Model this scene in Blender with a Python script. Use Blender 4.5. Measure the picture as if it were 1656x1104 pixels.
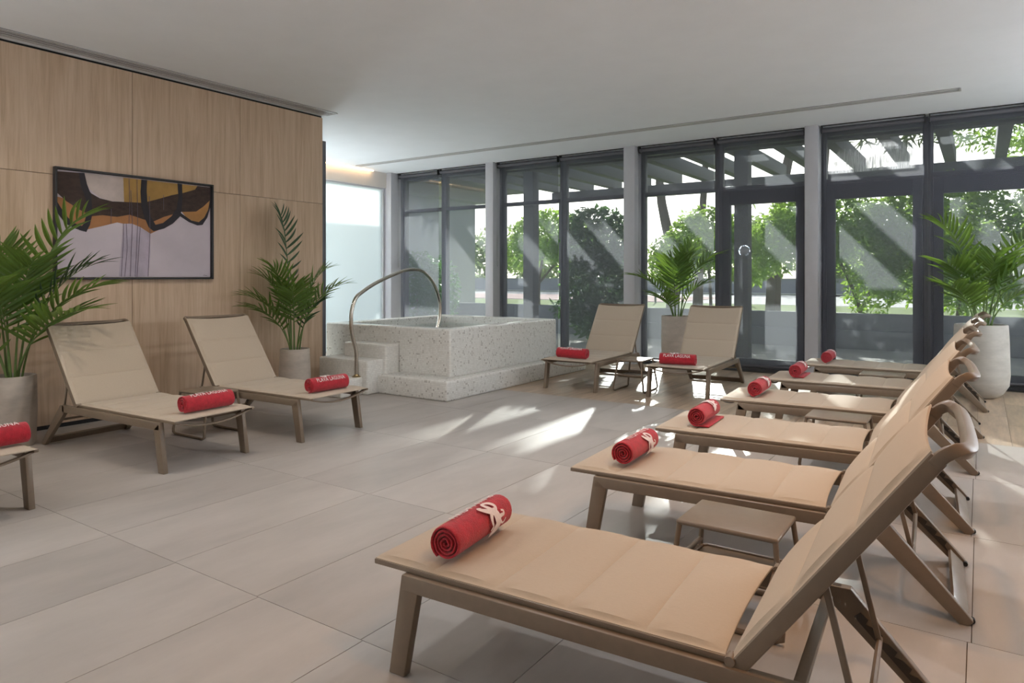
import bpy, bmesh, math, random
from mathutils import Vector, Matrix
R = math.radians
random.seed(7)
for o in list(bpy.data.objects): bpy.data.objects.remove(o)
scn = bpy.context.scene
COL = scn.collection

# ------------------------------------------------------------------ camera
cd = bpy.data.cameras.new('camera'); cam = bpy.data.objects.new('camera', cd); COL.objects.link(cam)
cd.sensor_fit = 'HORIZONTAL'; cd.sensor_width = 36.0
cd.lens = 1120.0 / 1656.0 * 36.0
cd.shift_y = -105.0 / 1656.0
cd.clip_start = 0.05; cd.clip_end = 400
cam.location = (0, 0, 1.30); cam.rotation_euler = (R(90), 0, R(34.1))
scn.camera = cam

# ------------------------------------------------------------------ sky, sun, exposure
SUN_DIR = Vector((0.374, -1.0, -0.400)).normalized()      # direction the sunlight travels
w = bpy.data.worlds.new('sky'); scn.world = w; w.use_nodes = True
nt = w.node_tree; nt.nodes.clear()
sky = nt.nodes.new('ShaderNodeTexSky'); sky.sky_type = 'NISHITA'; sky.sun_disc = False
sky.sun_elevation = R(28); sky.sun_rotation = math.atan2(-0.374, 1.0)
sky.air_density = 1.0; sky.dust_density = 2.5; sky.ozone_density = 1.0
hsv = nt.nodes.new('ShaderNodeHueSaturation'); hsv.inputs['Saturation'].default_value = 0.45
bg = nt.nodes.new('ShaderNodeBackground'); bg.inputs['Strength'].default_value = 0.25
ow = nt.nodes.new('ShaderNodeOutputWorld')
nt.links.new(sky.outputs[0], hsv.inputs['Color']); nt.links.new(hsv.outputs[0], bg.inputs[0]); nt.links.new(bg.outputs[0], ow.inputs[0])
sl = bpy.data.lights.new('sun', 'SUN'); sl.energy = 8.0; sl.angle = R(0.6); sl.color = (1.0, 0.95, 0.88)
so = bpy.data.objects.new('sun', sl); COL.objects.link(so); so.location = (-5, 20, 10)
so.rotation_euler = SUN_DIR.to_track_quat('-Z', 'Y').to_euler()
scn.view_settings.view_transform = 'Standard'; scn.view_settings.look = 'None'
scn.view_settings.gamma = 1.0; scn.view_settings.use_curve_mapping = False
scn.view_settings.exposure = 0.58
scn.cycles.transparent_max_bounces = 24
# ceiling downlights, the cool pair added as fill: (x, y, watts, colour, cone degrees)
COOL_FILL = (0.93, 0.96, 1.0); WARM = (1.0, 0.52, 0.19); SOFT = (1.0, 0.86, 0.70)
LAMPS = [(-0.35, 3.6, 56, WARM, 110), (0.5, 1.8, 68, WARM, 110), (0.0, 5.2, 24, WARM, 100), (-4.2, 2.6, 50, SOFT, 160), (-4.6, 0.2, 30, SOFT, 150), (-2.6, 3.4, 48, COOL_FILL, 165), (-1.4, 4.7, 80, COOL_FILL, 165)]
# globe lamps added out of view to brighten the room: (x, y, z, watts)
GLOBE = (0.84, 0.92, 1.0)
FILL_GLOBES = [(-4.0, -1.5, 2.05, 200), (-5.7, -0.9, 2.05, 310), (2.6, 8.4, 2.05, 500), (2.7, 6.4, 2.05, 470), (-8.99, 7.0, 1.3, 430)]

# ------------------------------------------------------------------ helpers
class MB:
    def __init__(s): s.v = []; s.f = []
    def add(s, vs, fs):
        b = len(s.v); s.v += [tuple(p) for p in vs]; s.f += [tuple(i + b for i in f) for f in fs]; return s
    def box(s, x0, x1, y0, y1, z0, z1):
        return s.add([(x0,y0,z0),(x1,y0,z0),(x1,y1,z0),(x0,y1,z0),(x0,y0,z1),(x1,y0,z1),(x1,y1,z1),(x0,y1,z1)],
                     [(0,3,2,1),(4,5,6,7),(0,1,5,4),(1,2,6,5),(2,3,7,6),(3,0,4,7)])
    def sweep(s, pts, prof, up=(0,0,1), closed=False, caps=True):
        """sweep a closed 2D profile [(a,b)..] along pts; a = sideways, b = along 'up'"""
        pts = [Vector(p) for p in pts]; n = len(pts); m = len(prof); vs = []; up0 = Vector(up)
        for i, p in enumerate(pts):
            a = pts[i-1] if (i > 0 or closed) else p
            b = pts[(i+1) % n] if (i < n-1 or closed) else p
            d1 = (p - a).normalized() if (p-a).length > 1e-9 else None
            d2 = (b - p).normalized() if (b-p).length > 1e-9 else None
            t = ((d1 or d2) + (d2 or d1)).normalized()
            k = 1.0
            if d1 and d2: k = 1.0 / max(0.5, t.dot(d1))
            sd = t.cross(up0)
            if sd.length < 1e-4: sd = t.cross(Vector((1,0,0)))
            sd.normalize(); u = sd.cross(t).normalized()
            # mitre stretch in the bending plane
            bend = (d2 - d1) if (d1 and d2) else Vector((0,0,0))
            bs = abs(bend.dot(sd)); bu = abs(bend.dot(u))
            ks = k if bs >= bu else 1.0; ku = k if bu > bs else 1.0
            for (x, y) in prof: vs.append(p + sd * x * ks + u * y * ku)
        fs = []
        rng = n if closed else n - 1
        for i in range(rng):
            j = (i + 1) % n
            for q in range(m):
                r = (q + 1) % m
                fs.append((i*m+q, i*m+r, j*m+r, j*m+q))
        if caps and not closed:
            fs.append(tuple(range(m))[::-1]); fs.append(tuple((n-1)*m + q for q in range(m)))
        return s.add(vs, fs)
    def bar(s, p0, p1, w, h, up=(0,0,1)):
        return s.sweep([p0, p1], [(-w/2,-h/2),(w/2,-h/2),(w/2,h/2),(-w/2,h/2)], up)
    def tube(s, pts, r, n=10, up=(0,0,1), closed=False):
        return s.sweep(pts, [(r*math.cos(2*math.pi*i/n), r*math.sin(2*math.pi*i/n)) for i in range(n)], up, closed)
    def lathe(s, prof, n=32, c=(0,0,0)):
        """prof [(r,z)] bottom to top; r==0 ends are closed"""
        vs = []; fs = []; m = len(prof)
        for i in range(n):
            a = 2*math.pi*i/n
            for (r, z) in prof: vs.append((c[0]+r*math.cos(a), c[1]+r*math.sin(a), c[2]+z))
        for i in range(n):
            j = (i+1) % n
            for q in range(m-1): fs.append((i*m+q, j*m+q, j*m+q+1, i*m+q+1))
        return s.add(vs, fs)
    def prism(s, poly, lift):
        """poly: list of 3D points (one planar ring), lift: Vector"""
        n = len(poly); L = Vector(lift)
        vs = [Vector(p) for p in poly] + [Vector(p) + L for p in poly]
        fs = [tuple(range(n))[::-1], tuple(range(n, 2*n))] + [(i, (i+1) % n, n+(i+1) % n, n+i) for i in range(n)]
        return s.add(vs, fs)
    def mesh(s, name, mat, bevel=0, segs=2, smooth=None, fix=True):
        bm = bmesh.new(); vs = [bm.verts.new(p) for p in s.v]
        for f in s.f:
            if len(set(f)) < 3: continue
            try: bm.faces.new([vs[i] for i in f])
            except ValueError: pass
        if fix:
            bmesh.ops.remove_doubles(bm, verts=bm.verts, dist=1e-6)
            bmesh.ops.recalc_face_normals(bm, faces=bm.faces)
        if bevel:
            es = [e for e in bm.edges if len(e.link_faces) == 2 and e.calc_face_angle(0) > R(30)]
            bmesh.ops.bevel(bm, geom=es, offset=bevel, segments=segs, profile=0.5, affect='EDGES', clamp_overlap=True)
        me = bpy.data.meshes.new(name); bm.to_mesh(me); bm.free()
        if mat: me.materials.append(mat)
        if smooth is None: smooth = bevel > 0
        if smooth:
            me.polygons.foreach_set('use_smooth', [True]*len(me.polygons))
            try: me.set_sharp_from_angle(angle=R(38))
            except Exception: pass
        return me
    def build(s, name, mat, parent=None, **k):
        return link(name, s.mesh(name, mat, **k), parent)

def link(name, data, parent=None, loc=None):
    o = bpy.data.objects.new(name, data); COL.objects.link(o)
    if parent: o.parent = parent
    if loc: o.location = loc
    return o
def empty(name, loc=(0,0,0), rz=0):
    o = bpy.data.objects.new(name, None); COL.objects.link(o); o.location = loc; o.rotation_euler = (0,0,rz)
    o.empty_display_size = 0.1; return o
def tag(o, label=None, cat=None, group=None, kind=None):
    if label: o['label'] = label
    if cat: o['category'] = cat
    if group: o['group'] = group
    if kind: o['kind'] = kind
    return o
KIDS = {}
def copy_tree(o, parent=None):
    c = o.copy(); COL.objects.link(c)
    if parent: c.parent = parent
    for ch in o.children: copy_tree(ch, c)
    return c
def arc(c, r, a0, a1, n, f): return [f(c[0]+r*math.cos(R(a0+(a1-a0)*i/n)), c[1]+r*math.sin(R(a0+(a1-a0)*i/n))) for i in range(n+1)]
def smooth_path(pts, n=6):
    """Catmull-Rom through pts"""
    P = [Vector(p) for p in pts]; P = [P[0]*2-P[1]] + P + [P[-1]*2-P[-2]]; out = []
    for i in range(1, len(P)-2):
        for k in range(n):
            t = k/n; a,b,c,d = P[i-1],P[i],P[i+1],P[i+2]
            out.append(0.5*((2*b)+(c-a)*t+(2*a-5*b+4*c-d)*t*t+(3*b-a-3*c+d)*t**3))
    out.append(P[-2]); return out

# ------------------------------------------------------------------ materials
def newmat(name):
    m = bpy.data.materials.new(name); m.use_nodes = True; t = m.node_tree; t.nodes.clear()
    out = t.nodes.new('ShaderNodeOutputMaterial'); return m, t, out
def N(t, typ, **kw):
    n = t.nodes.new(typ)
    for k, v in kw.items():
        if k.startswith('_'): setattr(n, k[1:], v)
        else: n.inputs[k.replace('__', ' ')].default_value = v
    return n
def rgba(c): return (c[0], c[1], c[2], 1)
def ramp(t, fac, stops):
    r = t.nodes.new('ShaderNodeValToRGB'); e = r.color_ramp.elements
    while len(e) < len(stops): e.new(0.5)
    for i, (p, c) in enumerate(stops): e[i].position = p; e[i].color = rgba(c)
    t.links.new(fac, r.inputs[0]); return r.outputs[0]
def basic(name, col, rough=0.5, metal=0.0, var=0.0, scale=8.0, stretch=(1,1,1), bump=0.0, bscale=60.0, spec=0.5, sheen=0, rand=0.0, detail=4):
    m, t, out = newmat(name); b = N(t, 'ShaderNodeBsdfPrincipled'); L = t.links.new
    b.inputs['Roughness'].default_value = rough; b.inputs['Metallic'].default_value = metal
    b.inputs['Specular IOR Level'].default_value = spec; b.inputs['Base Color'].default_value = rgba(col)
    if sheen: b.inputs['Sheen Weight'].default_value = sheen
    tc = N(t, 'ShaderNodeTexCoord'); mp = N(t, 'ShaderNodeMapping'); mp.inputs['Scale'].default_value = stretch
    L(tc.outputs['Object'], mp.inputs[0])
    src = mp.outputs[0]
    if rand:
        oi = N(t, 'ShaderNodeObjectInfo'); vm = N(t, 'ShaderNodeVectorMath', _operation='MULTIPLY_ADD')
        cx = N(t, 'ShaderNodeCombineXYZ'); ml = N(t, 'ShaderNodeMath', _operation='MULTIPLY'); ml.inputs[1].default_value = 37.0
        L(oi.outputs['Random'], ml.inputs[0])
        for i in range(3): L(ml.outputs[0], cx.inputs[i])
        vm.inputs[1].default_value = (1,1,1); L(src, vm.inputs[0]); L(cx.outputs[0], vm.inputs[2]); src = vm.outputs[0]
    col_out = None
    if var:
        nz = N(t, 'ShaderNodeTexNoise', Scale=scale, Detail=detail, Roughness=0.6); L(src, nz.inputs['Vector'])
        col_out = ramp(t, nz.outputs[0], [(0.25, tuple(c*(1-var) for c in col)), (0.75, tuple(min(1, c*(1+var)) for c in col))])
    if rand:
        oi2 = N(t, 'ShaderNodeObjectInfo'); hs = N(t, 'ShaderNodeHueSaturation'); mr = N(t, 'ShaderNodeMapRange')
        mr.inputs['To Min'].default_value = 1-rand; mr.inputs['To Max'].default_value = 1+rand
        L(oi2.outputs['Random'], mr.inputs[0]); L(mr.outputs[0], hs.inputs['Value'])
        if col_out: L(col_out, hs.inputs['Color'])
        else: hs.inputs['Color'].default_value = rgba(col)
        col_out = hs.outputs[0]
    if col_out: L(col_out, b.inputs['Base Color'])
    if bump:
        n2 = N(t, 'ShaderNodeTexNoise', Scale=bscale, Detail=3.0); L(src, n2.inputs['Vector'])
        bp = N(t, 'ShaderNodeBump', Strength=bump, Distance=0.004); L(n2.outputs[0], bp.inputs['Height']); L(bp.outputs[0], b.inputs['Normal'])
    L(b.outputs[0], out.inputs[0]); return m

def emit(name, col, s):
    m, t, out = newmat(name); e = N(t, 'ShaderNodeEmission'); e.inputs[0].default_value = rgba(col); e.inputs[1].default_value = s
    t.links.new(e.outputs[0], out.inputs[0]); return m

def wood_panel_mat():
    m, t, out = newmat('oak_veneer'); L = t.links.new
    b = N(t, 'ShaderNodeBsdfPrincipled', Roughness=0.5); b.inputs['Specular IOR Level'].default_value = 0.35
    tc = N(t, 'ShaderNodeTexCoord'); oi = N(t, 'ShaderNodeObjectInfo')
    ml = N(t, 'ShaderNodeMath', _operation='MULTIPLY'); ml.inputs[1].default_value = 31.0; L(oi.outputs['Random'], ml.inputs[0])
    cx = N(t, 'ShaderNodeCombineXYZ'); L(ml.outputs[0], cx.inputs[1])
    ad = N(t, 'ShaderNodeVectorMath', _operation='ADD'); L(tc.outputs['Object'], ad.inputs[0]); L(cx.outputs[0], ad.inputs[1])
    mp = N(t, 'ShaderNodeMapping'); mp.inputs['Scale'].default_value = (1, 9, 0.45); L(ad.outputs[0], mp.inputs[0])
    n1 = N(t, 'ShaderNodeTexNoise', Scale=2.2, Detail=6.0, Roughness=0.6, Distortion=0.6); L(mp.outputs[0], n1.inputs['Vector'])
    mp2 = N(t, 'ShaderNodeMapping'); mp2.inputs['Scale'].default_value = (1, 60, 1.2); L(ad.outputs[0], mp2.inputs[0])
    n2 = N(t, 'ShaderNodeTexNoise', Scale=4.0, Detail=4.0); L(mp2.outputs[0], n2.inputs['Vector'])
    mx = N(t, 'ShaderNodeMath', _operation='MULTIPLY_ADD'); mx.inputs[1].default_value = 0.35; L(n2.outputs[0], mx.inputs[0]); L(n1.outputs[0], mx.inputs[2])
    c = ramp(t, mx.outputs[0], [(0.40, (0.44,0.305,0.195)), (0.62, (0.58,0.42,0.29)), (0.85, (0.67,0.51,0.37))])
    L(c, b.inputs['Base Color'])
    bp = N(t, 'ShaderNodeBump', Strength=0.08, Distance=0.002); L(n2.outputs[0], bp.inputs['Height']); L(bp.outputs[0], b.inputs['Normal'])
    L(b.outputs[0], out.inputs[0]); return m

def mosaic_mat(name, accents=True, size=0.02):
    m, t, out = newmat(name); L = t.links.new
    b = N(t, 'ShaderNodeBsdfPrincipled', Roughness=0.22)
    tc = N(t, 'ShaderNodeTexCoord'); ge = N(t, 'ShaderNodeNewGeometry')
    sh = N(t, 'ShaderNodeVectorMath', _operation='MULTIPLY_ADD'); sh.inputs[1].default_value = (-0.006,)*3
    L(ge.outputs['True Normal'], sh.inputs[0]); L(tc.outputs['Object'], sh.inputs[2])
    sc = N(t, 'ShaderNodeVectorMath', _operation='SCALE'); sc.inputs['Scale'].default_value = 1/size; L(sh.outputs[0], sc.inputs[0])
    fr = N(t, 'ShaderNodeVectorMath', _operation='FRACTION'); L(sc.outputs[0], fr.inputs[0])
    fl = N(t, 'ShaderNodeVectorMath', _operation='FLOOR'); L(sc.outputs[0], fl.inputs[0])
    wn = N(t, 'ShaderNodeTexWhiteNoise', _noise_dimensions='3D'); L(fl.outputs[0], wn.inputs['Vector'])
    sx = N(t, 'ShaderNodeSeparateXYZ'); L(fr.outputs[0], sx.inputs[0])
    ab = N(t, 'ShaderNodeVectorMath', _operation='ABSOLUTE'); L(ge.outputs['True Normal'], ab.inputs[0])
    sn = N(t, 'ShaderNodeSeparateXYZ'); L(ab.outputs[0], sn.inputs[0])
    tot = None
    for i in range(3):
        a = N(t, 'ShaderNodeMath', _operation='SUBTRACT'); L(sx.outputs[i], a.inputs[0]); a.inputs[1].default_value = 0.5
        a2 = N(t, 'ShaderNodeMath', _operation='ABSOLUTE'); L(a.outputs[0], a2.inputs[0])
        g = N(t, 'ShaderNodeMath', _operation='GREATER_THAN'); L(a2.outputs[0], g.inputs[0]); g.inputs[1].default_value = 0.445
        l = N(t, 'ShaderNodeMath', _operation='LESS_THAN'); L(sn.outputs[i], l.inputs[0]); l.inputs[1].default_value = 0.6
        p = N(t, 'ShaderNodeMath', _operation='MULTIPLY'); L(g.outputs[0], p.inputs[0]); L(l.outputs[0], p.inputs[1])
        if tot is None: tot = p.outputs[0]
        else:
            mxm = N(t, 'ShaderNodeMath', _operation='MAXIMUM'); L(tot, mxm.inputs[0]); L(p.outputs[0], mxm.inputs[1]); tot = mxm.outputs[0]
    base = ramp(t, wn.outputs['Value'], [(0.0, (0.70,0.68,0.63)), (0.90, (0.80,0.785,0.74)), (0.935, (0.80,0.785,0.74)), (0.94, (0.47,0.445,0.40)), (1.0, (0.58,0.555,0.51))]
                if accents else [(0.0, (0.70,0.68,0.63)), (1.0, (0.80,0.78,0.73))])
    mix = N(t, 'ShaderNodeMix', _data_type='RGBA'); L(tot, mix.inputs[0]); L(base, mix.inputs[6]); mix.inputs[7].default_value = (0.60,0.585,0.55,1)
    L(mix.outputs[2], b.inputs['Base Color'])
    iv = N(t, 'ShaderNodeMath', _operation='SUBTRACT'); iv.inputs[0].default_value = 1.0; L(tot, iv.inputs[1])
    bp = N(t, 'ShaderNodeBump', Strength=0.35, Distance=0.001); L(iv.outputs[0], bp.inputs['Height']); L(bp.outputs[0], b.inputs['Normal'])
    L(b.outputs[0], out.inputs[0]); return m

def glass_mat(name, tint=(0.93,0.97,0.96), gl=0.06, rough=0.0):
    m, t, out = newmat(name); L = t.links.new
    tr = N(t, 'ShaderNodeBsdfTransparent'); tr.inputs[0].default_value = rgba(tint)
    g = N(t, 'ShaderNodeBsdfGlossy', Roughness=rough); g.inputs[0].default_value = (1,1,1,1)
    fr = N(t, 'ShaderNodeFresnel', IOR=1.35); mx = N(t, 'ShaderNodeMixShader')
    L(fr.outputs[0], mx.inputs[0]); L(tr.outputs[0], mx.inputs[1]); L(g.outputs[0], mx.inputs[2]); L(mx.outputs[0], out.inputs[0]); return m

def misted_glass():
    """pane with condensation: a milky patch that thins out to runs of droplets"""
    m, t, out = newmat('misted_glass'); L = t.links.new
    tr = N(t, 'ShaderNodeBsdfTransparent'); tr.inputs[0].default_value = (0.95,0.97,0.97,1)
    tl = N(t, 'ShaderNodeBsdfTranslucent'); tl.inputs[0].default_value = (0.9,0.93,0.95,1)
    df = N(t, 'ShaderNodeBsdfDiffuse'); df.inputs[0].default_value = (0.75,0.78,0.8,1)
    ms = N(t, 'ShaderNodeMixShader'); ms.inputs[0].default_value = 0.35; L(tl.outputs[0], ms.inputs[1]); L(df.outputs[0], ms.inputs[2])
    tc = N(t, 'ShaderNodeTexCoord'); sp = N(t, 'ShaderNodeSeparateXYZ'); L(tc.outputs['Object'], sp.inputs[0])
    mp = N(t, 'ShaderNodeMapping'); mp.inputs['Scale'].default_value = (34, 1, 2.2); L(tc.outputs['Object'], mp.inputs[0])
    nz = N(t, 'ShaderNodeTexNoise', Scale=2.0, Detail=5.0, Roughness=0.7); L(mp.outputs[0], nz.inputs['Vector'])
    nb = N(t, 'ShaderNodeTexNoise', Scale=3.0, Detail=2.0); L(tc.outputs['Object'], nb.inputs['Vector'])
    def rng(sock, a, b2, c, d):
        r = N(t, 'ShaderNodeMapRange'); r.interpolation_type = 'SMOOTHSTEP'; L(sock, r.inputs[0])
        for i, v in enumerate((a, b2, c, d)): r.inputs[1+i].default_value = v
        return r.outputs[0]
    def mul(a, b2):
        x = N(t, 'ShaderNodeMath', _operation='MULTIPLY'); L(a, x.inputs[0]); L(b2, x.inputs[1]); return x.outputs[0]
    sl_ = N(t, 'ShaderNodeMath', _operation='MULTIPLY_ADD'); L(sp.outputs[2], sl_.inputs[0]); sl_.inputs[1].default_value = -0.55; L(sp.outputs[0], sl_.inputs[2])
    left = rng(sl_.outputs[0], -0.47, -0.42, 0, 1)
    right = rng(sp.outputs[0], 0.42, 0.47, 1, 0)
    bot = rng(sp.outputs[2], -0.215, -0.195, 0, 1)
    top = rng(sp.outputs[2], 0.02, 0.20, 1, 0)
    st = rng(nz.outputs[0], 0.40, 0.62, 0.35, 1)
    cl = rng(nb.outputs[0], 0.35, 0.65, 0.55, 1)
    f = mul(mul(mul(left, right), mul(bot, top)), mul(st, cl))
    fm = N(t, 'ShaderNodeMath', _operation='MULTIPLY'); L(f, fm.inputs[0]); fm.inputs[1].default_value = 0.8
    mx = N(t, 'ShaderNodeMixShader'); L(fm.outputs[0], mx.inputs[0]); L(tr.outputs[0], mx.inputs[1]); L(ms.outputs[0], mx.inputs[2])
    L(mx.outputs[0], out.inputs[0]); return m

def screen_mat():
    m, t, out = newmat('blind_mesh'); L = t.links.new
    tr = N(t, 'ShaderNodeBsdfTransparent'); tr.inputs[0].default_value = (0.97,0.98,1.0,1)
    df = N(t, 'ShaderNodeBsdfDiffuse'); df.inputs[0].default_value = (0.20,0.205,0.245,1)
    tl = N(t, 'ShaderNodeBsdfTranslucent'); tl.inputs[0].default_value = (0.25,0.26,0.285,1)
    a = N(t, 'ShaderNodeMixShader'); a.inputs[0].default_value = 0.5; L(df.outputs[0], a.inputs[1]); L(tl.outputs[0], a.inputs[2])
    b = N(t, 'ShaderNodeMixShader'); b.inputs[0].default_value = 0.32; L(tr.outputs[0], b.inputs[1]); L(a.outputs[0], b.inputs[2])
    L(b.outputs[0], out.inputs[0]); return m

def frosted_mat():
    m, t, out = newmat('frosted_glass'); L = t.links.new
    tr = N(t, 'ShaderNodeBsdfTransparent'); tr.inputs[0].default_value = (0.9,0.96,0.95,1)
    tl = N(t, 'ShaderNodeBsdfTranslucent'); tl.inputs[0].default_value = (0.86,0.93,0.94,1)
    df = N(t, 'ShaderNodeBsdfPrincipled', Roughness=0.35); df.inputs['Base Color'].default_value = (0.72,0.80,0.79,1)
    a = N(t, 'ShaderNodeMixShader'); a.inputs[0].default_value = 0.25; L(tl.outputs[0], a.inputs[1]); L(df.outputs[0], a.inputs[2])
    b = N(t, 'ShaderNodeMixShader'); b.inputs[0].default_value = 0.96; L(tr.outputs[0], b.inputs[1]); L(a.outputs[0], b.inputs[2])
    L(b.outputs[0], out.inputs[0]); return m

def leaf_mat(name, col, tcol, rough=0.4, var=0.35, tw=0.4):
    m, t, out = newmat(name); L = t.links.new
    b = N(t, 'ShaderNodeBsdfPrincipled', Roughness=rough); tl = N(t, 'ShaderNodeBsdfTranslucent'); tl.inputs[0].default_value = rgba(tcol)
    tc = N(t, 'ShaderNodeTexCoord'); oi = N(t, 'ShaderNodeObjectInfo')
    nz = N(t, 'ShaderNodeTexNoise', Scale=3.0, Detail=3.0); L(tc.outputs['Object'], nz.inputs['Vector'])
    c = ramp(t, nz.outputs[0], [(0.3, tuple(x*(1-var) for x in col)), (0.7, tuple(x*(1+var) for x in col))])
    hs = N(t, 'ShaderNodeHueSaturation'); mr = N(t, 'ShaderNodeMapRange'); mr.inputs['To Min'].default_value = 0.75; mr.inputs['To Max'].default_value = 1.25
    L(oi.outputs['Random'], mr.inputs[0]); L(mr.outputs[0], hs.inputs['Value']); L(c, hs.inputs['Color'])
    L(hs.outputs[0], b.inputs['Base Color'])
    mx = N(t, 'ShaderNodeMixShader'); mx.inputs[0].default_value = tw; L(b.outputs[0], mx.inputs[1]); L(tl.outputs[0], mx.inputs[2]); L(mx.outputs[0], out.inputs[0]); return m

M = {}
M['tile'] = basic('stone_tile', (0.43,0.39,0.36), rough=0.42, var=0.16, scale=1.6, stretch=(2.2,0.7,1), bump=0.06, bscale=40, rand=0.05, detail=7)
M['grout'] = basic('grout', (0.14,0.12,0.10), rough=0.9, var=0.1)
M['plank'] = basic('wood_plank', (0.44,0.33,0.235), rough=0.38, var=0.30, scale=2.5, stretch=(7,0.8,1), bump=0.05, bscale=30, rand=0.10, detail=6)
M['oak'] = wood_panel_mat()
M['paint'] = basic('ceiling_paint', (0.83,0.865,0.90), rough=0.75, var=0.02, scale=3)
M['wallpaint'] = basic('wall_paint', (0.70,0.67,0.63), rough=0.8, var=0.03, scale=3)
M['dark'] = basic('black_metal', (0.02,0.02,0.022), rough=0.5, var=0.1)
M['gap'] = basic('shadow_gap', (0.015,0.015,0.015), rough=0.9, var=0.1)
M['diffuser'] = basic('diffuser_metal', (0.55,0.55,0.55), rough=0.45, metal=0.2, var=0.05)
M['column'] = basic('column_grey', (0.50,0.50,0.53), rough=0.45, var=0.03)
M['alu'] = basic('anthracite_aluminium', (0.12,0.125,0.14), rough=0.38, var=0.05)
M['glass'] = glass_mat('window_glass'); M['mist'] = misted_glass(); M['screen'] = screen_mat(); M['frost'] = frosted_mat()
M['roller'] = basic('roller_grey', (0.10,0.10,0.115), rough=0.7, var=0.05)
M['frame'] = basic('taupe_powder_coat', (0.20,0.148,0.102), rough=0.38, var=0.06, scale=30, spec=0.5)
M['rack'] = basic('rack_dark', (0.05,0.038,0.028), rough=0.5, var=0.1)
M['rubber'] = basic('black_rubber', (0.02,0.02,0.02), rough=0.6, var=0.1)
M['sling'] = basic('sling_fabric', (0.49,0.40,0.305), rough=0.85, var=0.06, scale=60, stretch=(1,12,1), bump=0.25, bscale=500, sheen=0.1)
M['towel'] = basic('red_terry', (0.46,0.014,0.028), rough=0.95, var=0.25, scale=40, bump=0.9, bscale=260, sheen=0.25)
M['print'] = basic('white_weave', (0.80,0.66,0.64), rough=0.95, var=0.08, scale=120, bump=0.5, bscale=300)
M['mosaic'] = mosaic_mat('mosaic_speckled'); M['mosaic_plain'] = mosaic_mat('mosaic_plain', False)
M['steel'] = basic('brushed_steel', (0.56,0.52,0.46), rough=0.22, metal=1.0, var=0.05, scale=40)
M['brass'] = basic('rail_flange_brass', (0.35,0.26,0.13), rough=0.35, metal=0.9, var=0.1)
M['pot_a'] = basic('fibre_clay_greige', (0.46,0.40,0.34), rough=0.8, var=0.18, scale=5, stretch=(1,1,2.4), bump=0.15, bscale=25)
M['pot_b'] = basic('fibre_clay_grey', (0.52,0.50,0.46), rough=0.8, var=0.16, scale=5, stretch=(1,1,2.4), bump=0.15, bscale=25)
M['soil'] = basic('soil', (0.03,0.022,0.016), rough=1.0, var=0.4, scale=40, bump=0.8, bscale=90)
M['palm'] = leaf_mat('palm_leaf', (0.07,0.135,0.035), (0.30,0.48,0.06), var=0.25, tw=0.34)
M['palm_dark'] = leaf_mat('palm_leaf_dark', (0.04,0.085,0.04), (0.08,0.18,0.05), var=0.25, tw=0.2)
M['stem'] = basic('palm_stem', (0.12,0.19,0.05), rough=0.5, var=0.2)
M['water'] = glass_mat('water', (0.80,0.92,0.88), rough=0.02)
M['led'] = emit('led_strip', (1.0,0.62,0.32), 9.0)
M['globe'] = emit('fill_globe_glass', (1.0,0.95,0.89), 4.0)
M['lens'] = emit('lamp_lens', (1.0,0.85,0.65), 6.0)
# outdoors
M['terrace'] = basic('terrace_paving', (0.50,0.47,0.43), rough=0.9, var=0.12, scale=4)
M['lawn'] = basic('lawn_grass', (0.20,0.27,0.06), rough=1.0, var=0.3, scale=2, bump=0.5, bscale=30)
M['court'] = basic('pale_red_court', (0.50,0.33,0.30), rough=0.95, var=0.1, scale=1)
M['road'] = basic('pale_road', (0.62,0.60,0.57), rough=0.95, var=0.08, scale=1)
M['concrete'] = basic('planter_concrete', (0.36,0.36,0.37), rough=0.85, var=0.1, scale=6)
M['stucco'] = basic('lilac_stucco', (0.52,0.50,0.60), rough=0.9, var=0.04, scale=10)
M['pergola'] = basic('pergola_paint', (0.15,0.145,0.15), rough=0.7, var=0.08)
M['bark'] = basic('tree_bark', (0.17,0.13,0.115), rough=0.95, var=0.3, scale=9, stretch=(1,1,0.3), bump=0.6, bscale=18)
M['leaf1'] = leaf_mat('laurel_leaf', (0.14,0.26,0.05), (0.50,0.75,0.10), var=0.45, tw=0.5)
M['leaf2'] = leaf_mat('dark_shrub_leaf', (0.06,0.13,0.06), (0.16,0.34,0.09), var=0.45, tw=0.35)
M['leaf3'] = leaf_mat('pine_needles', (0.10,0.15,0.07), (0.28,0.36,0.12), var=0.35, tw=0.4)
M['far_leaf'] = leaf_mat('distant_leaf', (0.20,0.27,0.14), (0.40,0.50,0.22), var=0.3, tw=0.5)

# ------------------------------------------------------------------ the room
CZ = 3.235; WX = -6.58; YG = 9.80
def struct(name, mb, mat, label=None, **k):
    o = mb.build(name, mat, **k); o['kind'] = 'structure'
    if label: o['label'] = label
    return o
floor = struct('floor', MB().box(-9.5, 3.2, -2.6, 9.9, -0.12, -0.006), M['grout'], 'floor of large beige stone tiles and a wood plank strip')
YB = 6.54; cnt = 0
tile_me = {}
def piece(name, x0, x1, y0, y1, g, mat, key):
    k = (name, round(x1-x0, 3), round(y1-y0, 3))
    if k not in tile_me:
        hx = (x1-x0-g)/2; hy = (y1-y0-g)/2
        tile_me[k] = MB().box(-hx, hx, -hy, hy, -0.006, 0).mesh(name, mat)
    return link(name, tile_me[k], floor, ((x0+x1)/2, (y0+y1)/2, 0))
j = 0
y = 1.75 - 1.2*4
bands = []
while y < YB - 0.01:
    y2 = min(y+1.2, YB) if y+1.2 < YB-0.3 else YB
    bands.append((y, y2)); y = y2
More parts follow.
